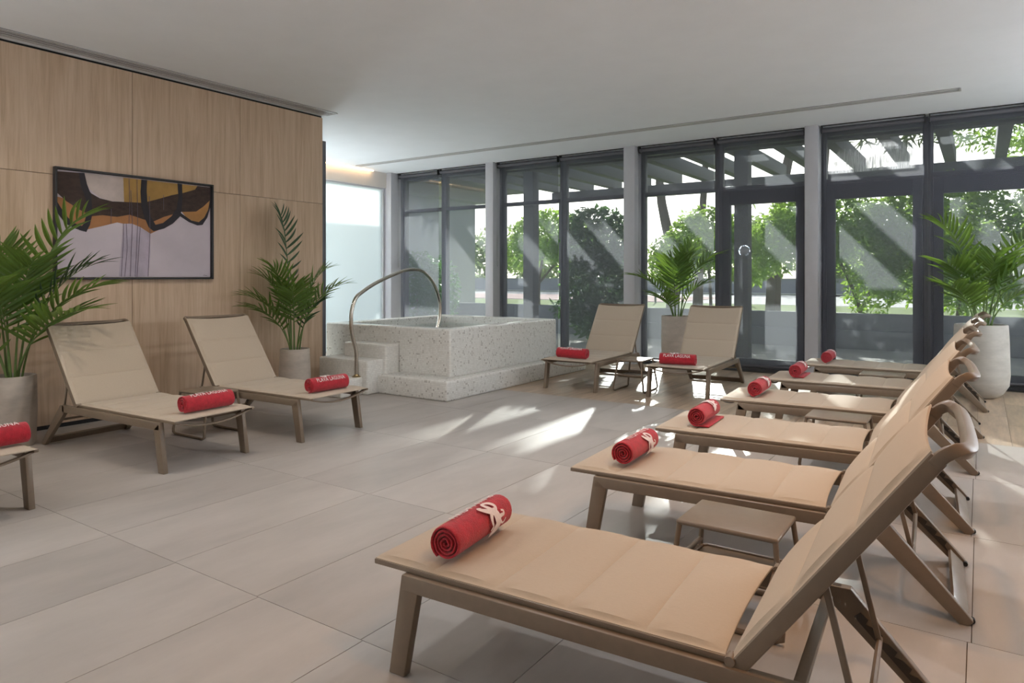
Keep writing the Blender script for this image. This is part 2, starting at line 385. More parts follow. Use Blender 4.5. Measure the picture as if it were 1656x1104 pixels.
for bi, (y0, y1) in enumerate(bands):
    x = -2.44 - 0.6*7 + (0.012 if bi % 2 else 0)
    while x < 3.2:
        x2 = min(x+0.6, 3.2)
        if y1 > -2.55 and (x2 < 2.2 or y0 > 2): piece('tile', max(x, WX), x2, max(y0, -2.6), y1, 0.003, M['tile'], 0)
        elif y1 > -2.55: piece('tile', max(x, WX), x2, max(y0, -2.6), y1, 0.003, M['tile'], 0)
        x = x2
x = -4.75; c = 0
while x < 2.6:
    off = (c*0.45) % 1.2; y = YB - off
    while y < 9.62:
        a = max(y, YB); b = min(y+1.2, 9.62)
        if b - a > 0.02: piece('plank', x, x+0.225, a, b, 0.002, M['plank'], 0)
        y += 1.2
    x += 0.225; c += 1
# left part behind the tub and beside the wood wall
struct('floor_recess', MB().box(-9.3, -4.75, 6.54, 9.62, -0.006, 0), M['plank'], 'wood plank floor behind the hot tub')
struct('ceiling', MB().box(-9.5, 3.2, -2.6, 9.9, CZ, CZ+0.15), M['paint'], 'plain white plaster ceiling')
wl = struct('wall_left', MB().box(WX-0.20, WX-0.022, -2.6, 5.64, 0, CZ), M['gap'], 'oak veneer panelled wall behind the painting')
ys = [5.642, 4.516, 3.377, 2.24, 1.10, -0.04, -1.18, -2.32]
pm = {}
for i in range(len(ys)-1):
    for (z0, z1) in ((0.035, 2.174), (2.178, 3.212)):
        h = (ys[i]-ys[i+1]-0.004)/2; k = (round(h,3), z0)
        if k not in pm: pm[k] = MB().box(-0.02, 0, -h, h, -(z1-z0)/2, (z1-z0)/2).mesh('wood_panel', M['oak'], bevel=0.0012, segs=1)
        link('wood_panel', pm[k], wl, (WX, (ys[i]+ys[i+1])/2, (z0+z1)/2))
struct('baseboard_left', MB().box(WX-0.022, WX-0.010, -2.6, 5.64, 0, 0.032), M['dark'], 'black recessed skirting under the oak wall')
struct('trim_1', MB().box(WX-0.16, WX-0.008, 5.645, 5.70, 0, 2.94), M['alu'], 'dark metal edge profile at the end of the oak wall', bevel=0.003)
struct('wall_recess', MB().box(-9.5, WX-0.21, 5.44, 5.64, 0, CZ), M['wallpaint'], 'painted wall of the recess behind the oak wall')
struct('wall_right', MB().box(3.2, 3.4, -2.6, 9.9, 0, CZ), M['wallpaint'], 'plain painted side wall')
struct('wall_rear', MB().box(-9.5, 3.4, -2.8, -2.6, 0, CZ), M['wallpaint'], 'plain painted rear wall')
struct('wall_window_side', MB().box(0.82, 3.2, 9.55, 9.9, 0, CZ), M['wallpaint'], 'solid wall beyond the last glass door')
# frosted glazing on the far left
struct('wall_far_left', MB().box(-9.36, -9.22, 5.64, 9.9, 2.955, CZ), M['wallpaint'], 'white plaster soffit above the frosted glass')
wf = empty('window_9'); wf['kind'] = 'structure'; wf['label'] = 'tall frosted glass panel lit from outside'
MB().box(-9.30, -9.285, 5.66, 8.05, 0.02, 2.93).build('pane', M['frost'], wf); MB().box(-9.30, -9.285, 8.054, 9.36, 0.02, 2.93).build('pane', M['frost'], wf)
MB().box(-9.32, -9.25, 5.66, 9.40, 2.93, 2.955).build('frame_head', M['column'], wf); MB().box(-9.32, -9.25, 5.66, 9.40, 0, 0.02).build('frame_sill', M['column'], wf)
MB().box(-9.32, -9.25, 9.36, 9.40, 0.02, 2.93).build('frame_stile', M['column'], wf)
led = MB().tube([(-9.16, 5.8, CZ-0.012), (-9.16, 9.02, CZ-0.012)], 0.011, 8).build('led_strip_light', M['led'])
tag(led, 'glowing orange light strip along the ceiling above the frosted glass', 'strip light')
# columns
for i, (a, b) in enumerate(((-9.34, -9.10), (-6.98, -6.82), (-4.42, -4.24), (-1.88, -1.72), (0.66, 0.82))):
    struct('trim_%d' % (i+2), MB().box(a, b, 9.50 if i else 9.42, 9.78, 0, CZ), M['column'],
           ['grey corner column beside the frosted glass', 'grey column behind the far end of the hot tub', 'grey column behind the two loungers by the windows',
            'grey column between the glass doors', 'grey column at the right end of the window wall'][i], bevel=0.004)

# window bays
BAYS = [('window_1', -9.10, -8.10), ('window_2', -8.10, -6.98), ('window_3', -6.82, -5.60), ('window_4', -5.60, -4.42), ('window_5', -4.24, -3.07),
        ('door_1', -3.07, -1.88), ('door_2', -1.72, -0.53), ('door_3', -0.53, 0.66)]
BSH = ['first window from the frosted glass', 'second window from the frosted glass', 'third window, behind the hot tub', 'fourth window, with the dark shrub', 'fifth window, behind the middle palm', 'glass door right of the middle palm', 'glass door with a misted top pane', 'rightmost glass door']
BLAB = ['first tall window from the frosted glass', 'second tall window, left of the first free column', 'third tall window behind the tub, with a dark post outside',
        'fourth tall window, filled by a dark shrub outside', 'fifth tall window, behind the palm between two loungers', 'glass door right of the middle palm',
        'glass door with misted pane above it', 'rightmost glass door behind the big palm']
for i, (nm, x0, x1) in enumerate(BAYS):
    r = empty(nm, ((x0+x1)/2, YG, 0)); r['kind'] = 'structure'; r['label'] = BLAB[i]
    h = (x1-x0)/2; d = nm.startswith('door'); y0, y1 = -0.05, 0.05; A = M['alu']
    sw = 0.055
    MB().box(-h, -h+sw, y0, y1, 0, CZ).build('stile', A, r, bevel=0.003); MB().box(h-sw, h, y0, y1, 0, CZ).build('stile', A, r, bevel=0.003)
    MB().box(-h+sw, h-sw, y0, y1, 3.12, CZ).build('head', A, r, bevel=0.003)
    MB().box(-h+sw, h-sw, y0, y1, 2.50, 2.56).build('transom', A, r, bevel=0.003)
    MB().box(-h+sw, h-sw, y0, y1, 0, 0.045).build('sill', A, r, bevel=0.003)
    up = MB().box(-h+sw, h-sw, -0.004, 0.004, -0.28, 0.28).build('upper_pane', M['mist'] if nm == 'door_2' else M['glass'], r); up.location = (0, 0, 2.84)
    if d:
        q = h - sw - 0.004
        lf = MB().box(-q, -q+0.10, y0-0.012, y1-0.02, 0.05, 2.495).build('door_stile', A, r, bevel=0.004)
        MB().box(q-0.10, q, y0-0.012, y1-0.02, 0.05, 2.495).build('door_stile', A, r, bevel=0.004)
        MB().box(-q+0.10, q-0.10, y0-0.012, y1-0.02, 2.30, 2.495).build('door_top_rail', A, r, bevel=0.004)
        MB().box(-q+0.10, q-0.10, y0-0.012, y1-0.02, 0.05, 0.17).build('door_bottom_rail', A, r, bevel=0.004)
        MB().box(-q+0.10, q-0.10, -0.016, -0.008, 0.17, 2.30).build('pane', M['glass'], r)
        sg = -1 if nm != 'door_3' else 1
        hx = sg*(q-0.05)
        MB().tube([(hx, y0-0.01, 1.05), (hx, y0-0.055, 1.05), (hx-sg*0.02, y0-0.06, 1.05), (hx-sg*0.12, y0-0.06, 1.05)], 0.009, 8).build('handle', A, r, smooth=True)
    else:
        MB().box(-h+sw, h-sw, -0.004, 0.004, 0.045, 2.50).build('pane', M['glass'], r)
    # roller blind of this bay
    bx0 = x0 + (0.02 if i not in (1, 3, 5, 7) else 0.018); bx1 = x1 - (0.02 if i in (1, 3, 5, 7) else 0.018)
    bl = empty('roller_blind', ((bx0+bx1)/2, 9.62, 0)); bh = (bx1-bx0)/2
    tag(bl, 'grey mesh roller blind over the ' + BSH[i], 'blind', 'mesh roller blinds along the windows')
    MB().tube([(-bh+0.012, 0, 3.175), (bh-0.012, 0, 3.175)], 0.027, 16).build('roller', M['roller'], bl, smooth=True)
    MB().box(-bh+0.016, bh-0.016, 0.0265, 0.0275, 0.10, 3.175).build('mesh_screen', M['screen'], bl)
    MB().box(-bh+0.016, bh-0.016, 0.021, 0.033, 0.075, 0.10).build('bottom_bar', M['roller'], bl, bevel=0.003)
    for s in (-1, 1): MB().box(s*(bh-0.006)-0.006, s*(bh-0.006)+0.006, -0.03, 0.035, 3.135, CZ-0.001).build('bracket', M['dark'], bl, bevel=0.002)
    MB().box(-bh, bh, -0.045, -0.035, CZ-0.014, CZ-0.001).build('mounting_rail', M['dark'], bl)
    if i in (0, 2, 4, 6):
        MB().tube([(-bh+0.004, -0.034, 3.16), (-bh+0.004, -0.036, 1.5), (-bh+0.012, -0.036, 1.47), (-bh+0.02, -0.036, 1.5), (-bh+0.018, -0.034, 3.16)], 0.0018, 5).build('pull_chain', M['dark'], bl)

# linear ceiling diffusers
def diffuser(name, x0, x1, y0, y1, label, along):
    r = empty(name, ((x0+x1)/2, (y0+y1)/2, CZ)); hx = (x1-x0)/2; hy = (y1-y0)/2
    MB().box(-hx, hx, -hy, hy, -0.003, -0.0005).build('slot_backing', M['gap'], r)
    n = 4
    W = 2*(hx if along == 'y' else hy)
    for i in range(n+1):
        c = -W/2 + W*i/n; wd = 0.016 if 0 < i < n else 0.022
        c = max(-W/2+wd/2, min(W/2-wd/2, c))
        if along == 'y': MB().box(c-wd/2, c+wd/2, -hy, hy, -0.010, -0.003).build('blade', M['diffuser'], r)
        else: MB().box(-hx, hx, c-wd/2, c+wd/2, -0.010, -0.003).build('blade', M['diffuser'], r)
    for s in (-1, 1):
        if along == 'y': MB().box(-hx, hx, s*hy-0.012, s*hy+0.012, -0.010, -0.003).build('end_cap', M['diffuser'], r)
        else: MB().box(s*hx-0.012, s*hx+0.012, -hy, hy, -0.010, -0.003).build('end_cap', M['diffuser'], r)
    tag(r, label, 'air vent'); return r
diffuser('linear_air_diffuser', -6.50, -6.31, -1.5, 5.63, 'slotted air vent in the ceiling along the oak wall', 'y')
diffuser('linear_air_diffuser', -9.0, -0.18, 8.45, 8.58, 'long thin slotted air vent in the ceiling parallel to the windows', 'x')

# downlights (above the picture's upper edge)
for i, (x, y, wt, col, cone) in enumerate(LAMPS):
    r = empty('ceiling_downlight', (x, y, CZ)); tag(r, ['ceiling downlight above the second right lounger', 'ceiling downlight right of the nearest lounger', 'ceiling downlight above the fourth right lounger', 'ceiling downlight in front of the painting', 'ceiling downlight at the left rear', 'added fill downlight above the open floor in the middle', 'added fill downlight above the towels of the right row'][i], 'lamp', 'recessed ceiling downlights')
    MB().lathe([(0.045,-0.001),(0.07,-0.001),(0.07,-0.006),(0.045,-0.012)], 20).build('ring', M['diffuser'], r, smooth=True)
    MB().lathe([(0,-0.003),(0.045,-0.003)], 20).build('lens', M['lens'], r)
    ld = bpy.data.lights.new('downlight_lamp', 'SPOT'); ld.energy = wt; ld.color = col; ld.spot_size = R(cone); ld.spot_blend = 0.6; ld.shadow_soft_size = 0.05
    lo = link('downlight_lamp', ld, r); lo.location = (0, 0, -0.02)

for i, (x, y, z, wt) in enumerate(FILL_GLOBES):
    r = empty('fill_globe_lamp', (x, y, CZ)); tag(r, ['added white fill globe hanging behind the camera', 'added white fill globe hanging in the rear left corner', 'added white fill globe hanging at the right end of the windows', 'added white fill globe hanging farther from the windows at the right wall', 'added white fill globe hanging behind the oak wall by the frosted glass'][i], 'lamp', 'added fill globe lamps')
    MB().lathe([(0.05,-0.02),(0.05,0),(0,0)], 16).build('canopy', M['diffuser'], r); MB().tube([(0,0,-0.02),(0,0,z-CZ+0.14)], 0.003, 6).build('cord', M['dark'], r)
    MB().lathe([(0.14*math.cos(R(q)), z-CZ+0.14*math.sin(R(q))) for q in range(-90, 91, 15)], 20).build('globe', M['globe'], r, smooth=True)
    ld = bpy.data.lights.new('fill_globe_bulb', 'POINT'); ld.energy = wt; ld.color = GLOBE; ld.shadow_soft_size = 0.15
    lo = link('fill_globe_bulb', ld, r); lo.location = (0, 0, z-CZ)

# ------------------------------------------------------------------ hot tub
tub = empty('hot_tub', (-5.7, 6.9, 0)); tag(tub, 'raised white mosaic hot tub with corner steps and a curved steel handrail', 'hot tub')
def L3(p): return (p[0]+5.7, p[1]-6.9, p[2])
TX0, TX1, TY0, TY1, TZ = -6.78, -4.78, 5.86, 8.14, 0.725
def ring_box(x0, x1, y0, y1, z0, z1, t, zb):
    """open basin: outer box with an inner well of wall thickness t"""
    mb = MB(); o = [(x0,y0),(x1,y0),(x1,y1),(x0,y1)]; n = [(x0+t,y0+t),(x1-t,y0+t),(x1-t,y1-t),(x0+t,y1-t)]
    vs = [(a,b,z0) for a,b in o] + [(a,b,z1) for a,b in o] + [(a,b,z1) for a,b in n] + [(a,b,zb) for a,b in n]
    fs = [(0,3,2,1)]
    for i in range(4):
        k = (i+1) % 4
        fs += [(i,k,4+k,4+i), (4+i,4+k,8+k,8+i), (8+i,8+k,12+k,12+i)]
    fs.append((12,13,14,15)); return mb.add([L3(v) for v in vs], fs)
ring_box(TX0, TX1, TY0, TY1, 0, TZ, 0.17, 0.12).build('basin', M['mosaic'], tub, bevel=0.022, segs=3)
MB().box(TX0+0.16+5.7, TX1-0.16+5.7, TY0+0.16-6.9, TY1-0.16-6.9, 0.610, 0.625).build('water', M['water'], tub)
pl = MB()   # L-shaped plinth
P = [(-5.63,5.55),(-4.57,5.55),(-4.57,8.6),(TX1-0.005,8.6),(TX1-0.005,TY0-0.005),(-5.63,TY0-0.005)]
pl.prism([L3((a,b,0)) for a,b in P], (0,0,0.212)).build('plinth', M['mosaic'], tub, bevel=0.020, segs=3)
for nm, x0, x1, y0, y1, z in (('lower_step', -6.04, -5.635, 5.08, 5.86, 0.195), ('middle_step', -6.35, -5.56, 5.385, 5.86, 0.375), ('upper_step', -6.20, -5.52, 5.63, 5.86, 0.535)):
    MB().box(x0+5.7, x1+5.7, y0-6.9, y1-0.002-6.9, 0, z).build(nm, M['mosaic_plain'], tub, bevel=0.022, segs=3)
RX = -5.70
prof = [(5.36,0.195),(5.36,0.44),(5.345,0.52),(5.30,0.66),(5.285,0.78),(5.29,0.92),(5.35,1.06),(5.45,1.13),(5.64,1.22),(5.90,1.31),(6.14,1.372),(6.30,1.385),(6.46,1.36),(6.62,1.25),(6.73,1.10),(6.785,0.95),(6.78,0.78),(6.72,0.60),(6.70,0.40)]
rail = MB().tube([L3((RX, a, b)) for a, b in smooth_path([(p[0],p[1],0) for p in prof], 4) for a, b in [(a, b)]] if False else [L3((RX, v.x, v.y)) for v in smooth_path([(p[0],p[1],0) for p in prof], 4)], 0.021, 14, up=(1,0,0)).build('handrail', M['steel'], tub, smooth=True)
fl = MB().lathe([(0,0),(0.048,0),(0.048,0.008),(0.03,0.014),(0.022,0.03)], 20).build('flange', M['brass'], rail, smooth=True); fl.location = L3((RX, 5.36, 0.195))

# ------------------------------------------------------------------ sun lounger
def rect(w, h): return [(-w/2,-h/2),(w/2,-h/2),(w/2,h/2),(-w/2,h/2)]
HX, HZ, BA = 1.185, 0.345, R(53.6)
def bp(s, y, n): return (HX + s*math.cos(BA) - n*math.sin(BA), y, HZ + s*math.sin(BA) + n*math.cos(BA))
def quilt(fn, ls, seams, hw, length, top, th, ny=10, scoop0=0.0, scoop1=0.0):
    """padded sling: fn(l, y, n) -> point"""
    cuts = [0] + list(seams) + [length]; ll = []
    for a, b in zip(cuts[:-1], cuts[1:]):
        for k in (0.0, 0.03, 0.12, 0.3, 0.5, 0.7, 0.88, 0.97): ll.append((a+(b-a)*k, math.sin(math.pi*k)**0.5 if k > 0 else 0.0))
    ll.append((length, 0.0))
    yy = [-1, -0.985, -0.955, -0.93] + [-0.93 + 1.86*i/ny for i in range(1, ny)] + [0.93, 0.955, 0.985, 1]
    vs = []; nyv = len(yy)
    for (l, k) in ll:
        for q in yy:
            e = 0.0 if abs(q) > 0.96 else 1.0
            edge = 0.4 if (abs(q) > 0.945) else 1.0
            t = l/length
            l2 = l + (scoop0*(1-q*q)*(1-t)**6) - (scoop1*(1-q*q)*t**6)
            vs.append(fn(l2, q*hw, top + th*(0.25 + 0.75*k*e)*edge - 0.012*(1-q*q)*0))
    nt_ = len(vs)
    for (l, k) in ll:
        for q in yy:
            t = l/length
            l2 = l + (scoop0*(1-q*q)*(1-t)**6) - (scoop1*(1-q*q)*t**6)
            vs.append(fn(l2, q*hw, top - 0.003))
    fs = []; m = len(ll)
    for i in range(m-1):
        for q in range(nyv-1):
            a = i*nyv+q; fs.append((a, a+1, a+nyv+1, a+nyv)); b = a+nt_; fs.append((b, b+nyv, b+nyv+1, b+1))
    for i in range(m-1):
        a = i*nyv; fs.append((a, a+nyv, a+nyv+nt_, a+nt_)); a = i*nyv+nyv-1; fs.append((a, a+nt_, a+nyv+nt_, a+nyv))
    for q in range(nyv-1):
        fs.append((q, q+nt_, q+1+nt_, q+1)); a = (m-1)*nyv+q; fs.append((a, a+1, a+1+nt_, a+nt_))
    return MB().add(vs, fs)
def make_lounger():
    r = empty('sun_lounger')
    F = M['frame']; cr = 0.004
    for s in (-1, 1):
        MB().bar((0.135, s*0.318, 0.306), (1.372, s*0.318, 0.306), 0.034, 0.052).build('side_rail', F, r, bevel=cr)
    for s in (-1, 1):
        yb = s*0.318
        MB().prism([(0.135,yb-0.017,0.333),(0.200,yb-0.017,0.281),(0.145,yb-0.017,0.0),(0.082,yb-0.017,0.0)], (0,0.034,0)).build('front_leg', F, r, bevel=cr)
        lg = MB().prism([(1.34,yb-0.017,0.332),(1.395,yb-0.017,0.332),(1.672,yb-0.017,0.018),(1.655,yb-0.017,0.0),(1.628,yb-0.017,0.0),(1.335,yb-0.017,0.281)], (0,0.034,0)).build('rear_leg', F, r, bevel=cr)
        yi = s*0.299
        q = []; d = Vector((0.70,0,-0.71)); nn = Vector((0.71,0,0.70)); o0 = Vector((1.415,yi,0.262))
        for k in range(5):
            q += [o0 + d*(0.055*k) + nn*0.010, o0 + d*(0.055*k+0.028) + nn*0.014, o0 + d*(0.055*k+0.034) + nn*-0.004]
        q += [o0 + d*0.285 - nn*0.014, o0 - nn*0.014]
        MB().prism(q, (0, -s*0.003, 0)).build('adjuster_rack', M['rack'], lg)
        MB().lathe([(0,-0.010),(0.010,-0.010),(0.010,0.010),(0,0.010)], 12).build('bumper', M['rubber'], r).matrix_local = Matrix.Translation((1.668, s*0.30, 0.012)) @ Matrix.Rotation(R(90), 4, 'X')
    MB().prism([(1.600,-0.302,0.058),(1.612,-0.302,0.068),(1.662,-0.302,0.014),(1.640,-0.302,0.006)], (0,0.604,0)).build('base_bar', F, r, bevel=cr)
    bow = [(0.03, y, 0.338 - 0.052*(1-(y/0.306)**2)) for y in [-0.306+0.612*i/12 for i in range(13)]]
    MB().sweep(bow, rect(0.030, 0.012)).build('foot_crossbar', F, r, bevel=0.003)
    bow = [(1.178, y, 0.338 - 0.055*(1-(y/0.306)**2)) for y in [-0.306+0.612*i/12 for i in range(13)]]
    MB().sweep(bow, rect(0.026, 0.012)).build('seat_crossbar', F, r, bevel=0.003)
    MB().bar((0.36, -0.301, 0.296), (0.36, 0.301, 0.296), 0.030, 0.022).build('cross_tube', F, r, bevel=0.003)
    MB().bar((1.33, -0.301, 0.290), (1.33, 0.301, 0.290), 0.030, 0.022).build('cross_tube', F, r, bevel=0.003)
    for s in (-1, 1):
        MB().bar((0.0, s*0.303, 0.341), (HX-0.012, s*0.303, 0.341), 0.022, 0.017).build('seat_frame', F, r, bevel=0.003)
    quilt(lambda l, y, n: (l+0.002, y, 0.350+n), None, (0.235, 0.47, 0.71, 0.95), 0.309, HX-0.022, 0.0, 0.013, scoop1=0.012).build('seat_sling', M['sling'], r, smooth=True)
    # backrest
    bk = quilt(bp, None, (0.235, 0.47), 0.322, 0.715, 0.002, 0.014, scoop1=0.018).build('backrest', M['sling'], r, smooth=True)
    for s in (-1, 1):
        MB().sweep([bp(-0.012, s*0.312, -0.019), bp(0.712, s*0.312, -0.019)], rect(0.022, 0.038), up=(-math.sin(BA), 0, math.cos(BA))).build('back_frame', F, bk, bevel=0.004)
    hp = [(0.690,-0.312,-0.020),(0.720,-0.312,-0.022),(0.742,-0.306,-0.032),(0.752,-0.285,-0.048),(0.755,-0.23,-0.058),(0.756,-0.11,-0.062),(0.756,0,-0.062)]
    hp = hp + [(a,-b,c) for a,b,c in hp[-2::-1]]
    MB().sweep([bp(*p) for p in smooth_path(hp, 4)], rect(0.026, 0.030), up=(-math.sin(BA), 0, math.cos(BA))).build('head_bar', F, bk, bevel=0.005)
    for s in (-1, 1):
        MB().tube([(HX-0.006, s*0.294, HZ), (HX-0.006, s*0.328, HZ)], 0.013, 12, up=(1,0,0)).build('hinge', F, r, smooth=True)
        MB().box(HX-0.035, HX+0.012, s*0.300-0.006, s*0.300+0.006, 0.325, 0.350).build('hinge_plate', F, r, bevel=0.002)
        MB().bar(bp(0.30, s*0.275, -0.035), (1.475, s*0.275, 0.205), 0.016, 0.012, up=(0,1,0)).build('prop_strut', F, r, bevel=0.002)
    MB().tube([bp(0.30, -0.305, -0.033), bp(0.30, 0.305, -0.033)], 0.009, 8, up=(1,0,0)).build('prop_bar', F, r, smooth=True)
    MB().tube([(1.475, -0.298, 0.205), (1.475, 0.298, 0.205)], 0.009, 8, up=(1,0,0)).build('prop_bar', F, r, smooth=True)
    return r
def corner(cx, cy, deg):           # near foot corner of a right-hand lounger -> centre of its foot edge
    a = R(deg); return (cx - 0.33*math.sin(a), cy + 0.33*math.cos(a))
RG = 'row of loungers on the right'
SPOTS = [
 (*corner(-1.694,1.659,3.0), 3.0, 'beige sling sun lounger nearest the camera, in the right row', RG, -2, 0.0, 'towel on the nearest lounger, large white emblem on its side'),
 (*corner(-1.691,3.000,3.0), 3.0, 'beige sling sun lounger second from the camera in the right row', RG, -17, 0.0, 'towel on the second lounger of the right row'),
 (*corner(-1.694,4.090,3.2), 3.2, 'beige sling sun lounger third from the camera in the right row', RG, 42, 0.0, 'towel on the third lounger of the right row'),
 (*corner(-1.680,5.356,3.0), 3.0, 'beige sling sun lounger fourth from the camera in the right row', RG, 30, 0.0, 'towel on the fourth lounger of the right row'),
 (*corner(-1.650,6.620,2.5), 2.5, 'beige sling sun lounger fifth from the camera in the right row', RG, 45, 0.0, 'towel on the fifth lounger of the right row'),
 (*corner(-1.610,7.950,2.0), 2.0, 'beige sling sun lounger farthest back in the right row, next to the big pot', RG, 30, 0.0, 'towel on the farthest lounger of the right row'),
 (-4.375, 2.82, 183.0, 'beige lounger below the painting, its back to the oak wall', 'loungers along the oak wall', 6, 0.0, 'towel on the lounger below the painting, white lettering along its top'),
 (-4.315, 3.89, 182.0, 'beige lounger by the oak wall nearest the hot tub steps', 'loungers along the oak wall', 32, 0.0, 'towel on the lounger nearest the tub steps, white lettering on its front'),
 (-4.285, 1.385, 182.5, 'beige lounger cut off by the left edge of the picture', 'loungers along the oak wall', 0, 0.17, 'red towel end at the left edge of the picture'),
 (-3.885, 6.815, 92.5, 'beige lounger by the windows beside the hot tub', 'loungers by the windows', 16, 0.08, 'towel on the window lounger beside the hot tub'),
 (-2.655, 6.93, 92.5, 'beige lounger by the windows right of the small slatless table', 'loungers by the windows', 36, 0.06, 'towel on the right-hand window lounger, lettering in the middle of its side'),
]
SPOTS[10] = SPOTS[10][:3] + ('beige lounger by the windows right of the slender table',) + SPOTS[10][4:]
proto = make_lounger()
LO = []
for i, s in enumerate(SPOTS):
    o = proto if i == 0 else copy_tree(proto)
    o.location = (s[0], s[1], 0); o.rotation_euler = (0, 0, R(s[2])); tag(o, s[3], 'sun lounger', s[4]); LO.append(o)

# ------------------------------------------------------------------ towels
TR, TL = 0.062, 0.375
def towel_roll():
    turns = 4.2; seg = int(turns*22); r0 = 0.010; th = (TR-r0)/turns*0.84
    rings = [(-TL/2-0.002, 0.45), (-TL/2+0.001, 0.75), (-TL/2+0.006, 0.95), (-TL/2+0.014, 1.0), (-0.06,1.0), (0.06,1.0), (TL/2-0.014, 1.0), (TL/2-0.006, 0.95), (TL/2-0.001, 0.75), (TL/2+0.002, 0.45)]
    mb = MB(); vs = []; fs = []; rnd = random.Random(3)
    wob = [rnd.uniform(-0.0012, 0.0012) for _ in range(seg+1)]
    n = seg+1
    for (y, k) in rings:
        for side in (1, -1):
            for i in range(n):
                a = 2*math.pi*turns*i/seg - 2*math.pi*0.2 - 2.15; r = r0 + (TR-r0)*i/seg + wob[i]*(1 if i < seg*0.75 else 0.3)
                rm = r - th/2; rr = rm + side*th/2*k
                ee = 0.004*math.sin(a*2.3) if abs(y) > TL/2-0.02 else 0
                vs.append((rr*math.cos(a), y + ee*(1 if y > 0 else -1)*0.5, rr*math.sin(a)))
    m = 2*n
    for q in range(len(rings)-1):
        for i in range(n-1):
            a = q*m+i; fs.append((a, a+1, a+1+m, a+m)); b = a+n; fs.append((b, b+m, b+m+1, b+1))
        fs.append((q*m, q*m+m, q*m+m+n, q*m+n)); e = q*m+n-1; fs.append((e, e+n, e+n+m, e+m))
    for q in (0, len(rings)-1):
        for i in range(n-1):
            a = q*m+i; fs.append((a, a+n, a+n+1, a+1))
    return mb.add(vs, fs).mesh('roll', M['towel'], smooth=True)
def wrap_mesh(name, polys2d, fn, cuts):
    bm = bmesh.new()
    for poly in polys2d:
        try: bm.faces.new([bm.verts.new((x, y, 0)) for x, y in poly])
        except ValueError: pass
    bmesh.ops.triangulate(bm, faces=bm.faces[:])
    for c_ in cuts:
        bmesh.ops.bisect_plane(bm, geom=bm.verts[:]+bm.edges[:]+bm.faces[:], plane_co=(0, c_, 0), plane_no=(0, 1, 0), dist=1e-6)
    top = [f for f in bm.faces]
    for v in bm.verts: v.co = Vector(fn(v.co.x, v.co.y))
    me = bpy.data.meshes.new(name); bm.to_mesh(me); bm.free(); me.materials.append(M['print']); return me
def text_mesh():
    cu = bpy.data.curves.new('lettering', 'FONT'); cu.body = 'PLAVA LAGUNA'; cu.size = 0.05; cu.align_x = 'CENTER'; cu.align_y = 'CENTER'; cu.resolution_u = 3; cu.space_character = 1.08; cu.offset = 0.0006
    ob = bpy.data.objects.new('lettering_source', cu); COL.objects.link(ob)
    dg = bpy.context.evaluated_depsgraph_get(); me = bpy.data.meshes.new_from_object(ob.evaluated_get(dg))
    bpy.data.objects.remove(ob); xs = [v.co.x for v in me.vertices]; zs = [v.co.y for v in me.vertices]
    kx = 0.285/(max(xs)-min(xs)); ky = 0.036/(max(zs)-min(zs)); cxm = (max(xs)+min(xs))/2; cy = (max(zs)+min(zs))/2
    polys = [[((me.vertices[i].co.x-cxm)*kx, (me.vertices[i].co.y-cy)*ky) for i in p.vertices] for p in me.polygons]
    bpy.data.meshes.remove(me)
    rr = TR + 0.0022; f0 = R(108)
    return wrap_mesh('lettering', polys, lambda u, v: (rr*math.cos(f0-v/rr), -u, rr*math.sin(f0-v/rr)), [i*0.006 for i in range(-4, 5)])
def stroke(pts, ws):
    P = smooth_path([(x, y, 0) for x, y in pts], 4); n = len(P); out = []; k = len(pts)-1
    for i, p in enumerate(P):
        t = i/(n-1)*k; a = min(int(t), k-1); wv = ws[a] + (ws[a+1]-ws[a])*(t-a)
        d = (P[min(i+1, n-1)] - P[max(i-1, 0)]).normalized(); nn = Vector((-d.y, d.x, 0))
        out.append((p + nn*wv/2, p - nn*wv/2))
    return [[(out[i][0].x, out[i][0].y), (out[i+1][0].x, out[i+1][0].y), (out[i+1][1].x, out[i+1][1].y), (out[i][1].x, out[i][1].y)] for i in range(n-1)]
def emblem_mesh():
    S = [([(960,790),(1010,720),(1060,630),(1040,540),(985,450),(950,400)], [50,80,105,125,110,70]),
         ([(960,430),(880,350),(845,300),(870,268),(930,275),(1000,330),(1015,385),(990,440)], [60,50,45,38,45,50,45,60]),
         ([(950,450),(860,425),(790,395),(745,360),(765,348),(800,350)], [70,65,55,35,20,8]),
         ([(925,450),(915,530),(935,600),(965,650),(935,710)], [50,55,40,25,18]),
         ([(1060,520),(1110,495),(1150,480),(1140,435),(1095,425)], [50,40,32,28,18]),
         ([(1090,570),(1150,605),(1185,580),(1205,530)], [40,22,16,10])]
    polys = []
    for pts, ws in S:
        q = []
        for x, y in pts:
            dx, dy = x-965, y-530
            q.append(((dx*0.928 - dy*0.373)/2900 + 0.040, -(dx*0.373 + dy*0.928)/4200))
        polys += stroke(q, [wv/3100 for wv in ws])
    rr = TR + 0.0018; f0 = R(24)
    return wrap_mesh('emblem', polys, lambda u, v: (rr*math.cos(f0+v/rr), u, rr*math.sin(f0+v/rr)), [i*0.008 for i in range(-12, 13)])
ROLL, TEXT, EMB = towel_roll(), text_mesh(), emblem_mesh()
def towel_tail():
    return MB().add([(0.0,-TL/2+0.004,-TR+0.003),(0.075,-TL/2+0.002,-TR+0.0015),(0.078,TL/2-0.002,-TR+0.0015),(0.0,TL/2-0.004,-TR+0.003),
                     (0.0,-TL/2+0.004,-TR+0.012),(0.072,-TL/2+0.002,-TR+0.011),(0.076,TL/2-0.002,-TR+0.011),(0.0,TL/2-0.004,-TR+0.012)],
                    [(0,3,2,1),(4,5,6,7),(0,1,5,4),(1,2,6,5),(2,3,7,6),(3,0,4,7)]).mesh('loose_end', M['towel'], bevel=0.004)
TAIL = towel_tail()
TO = {}
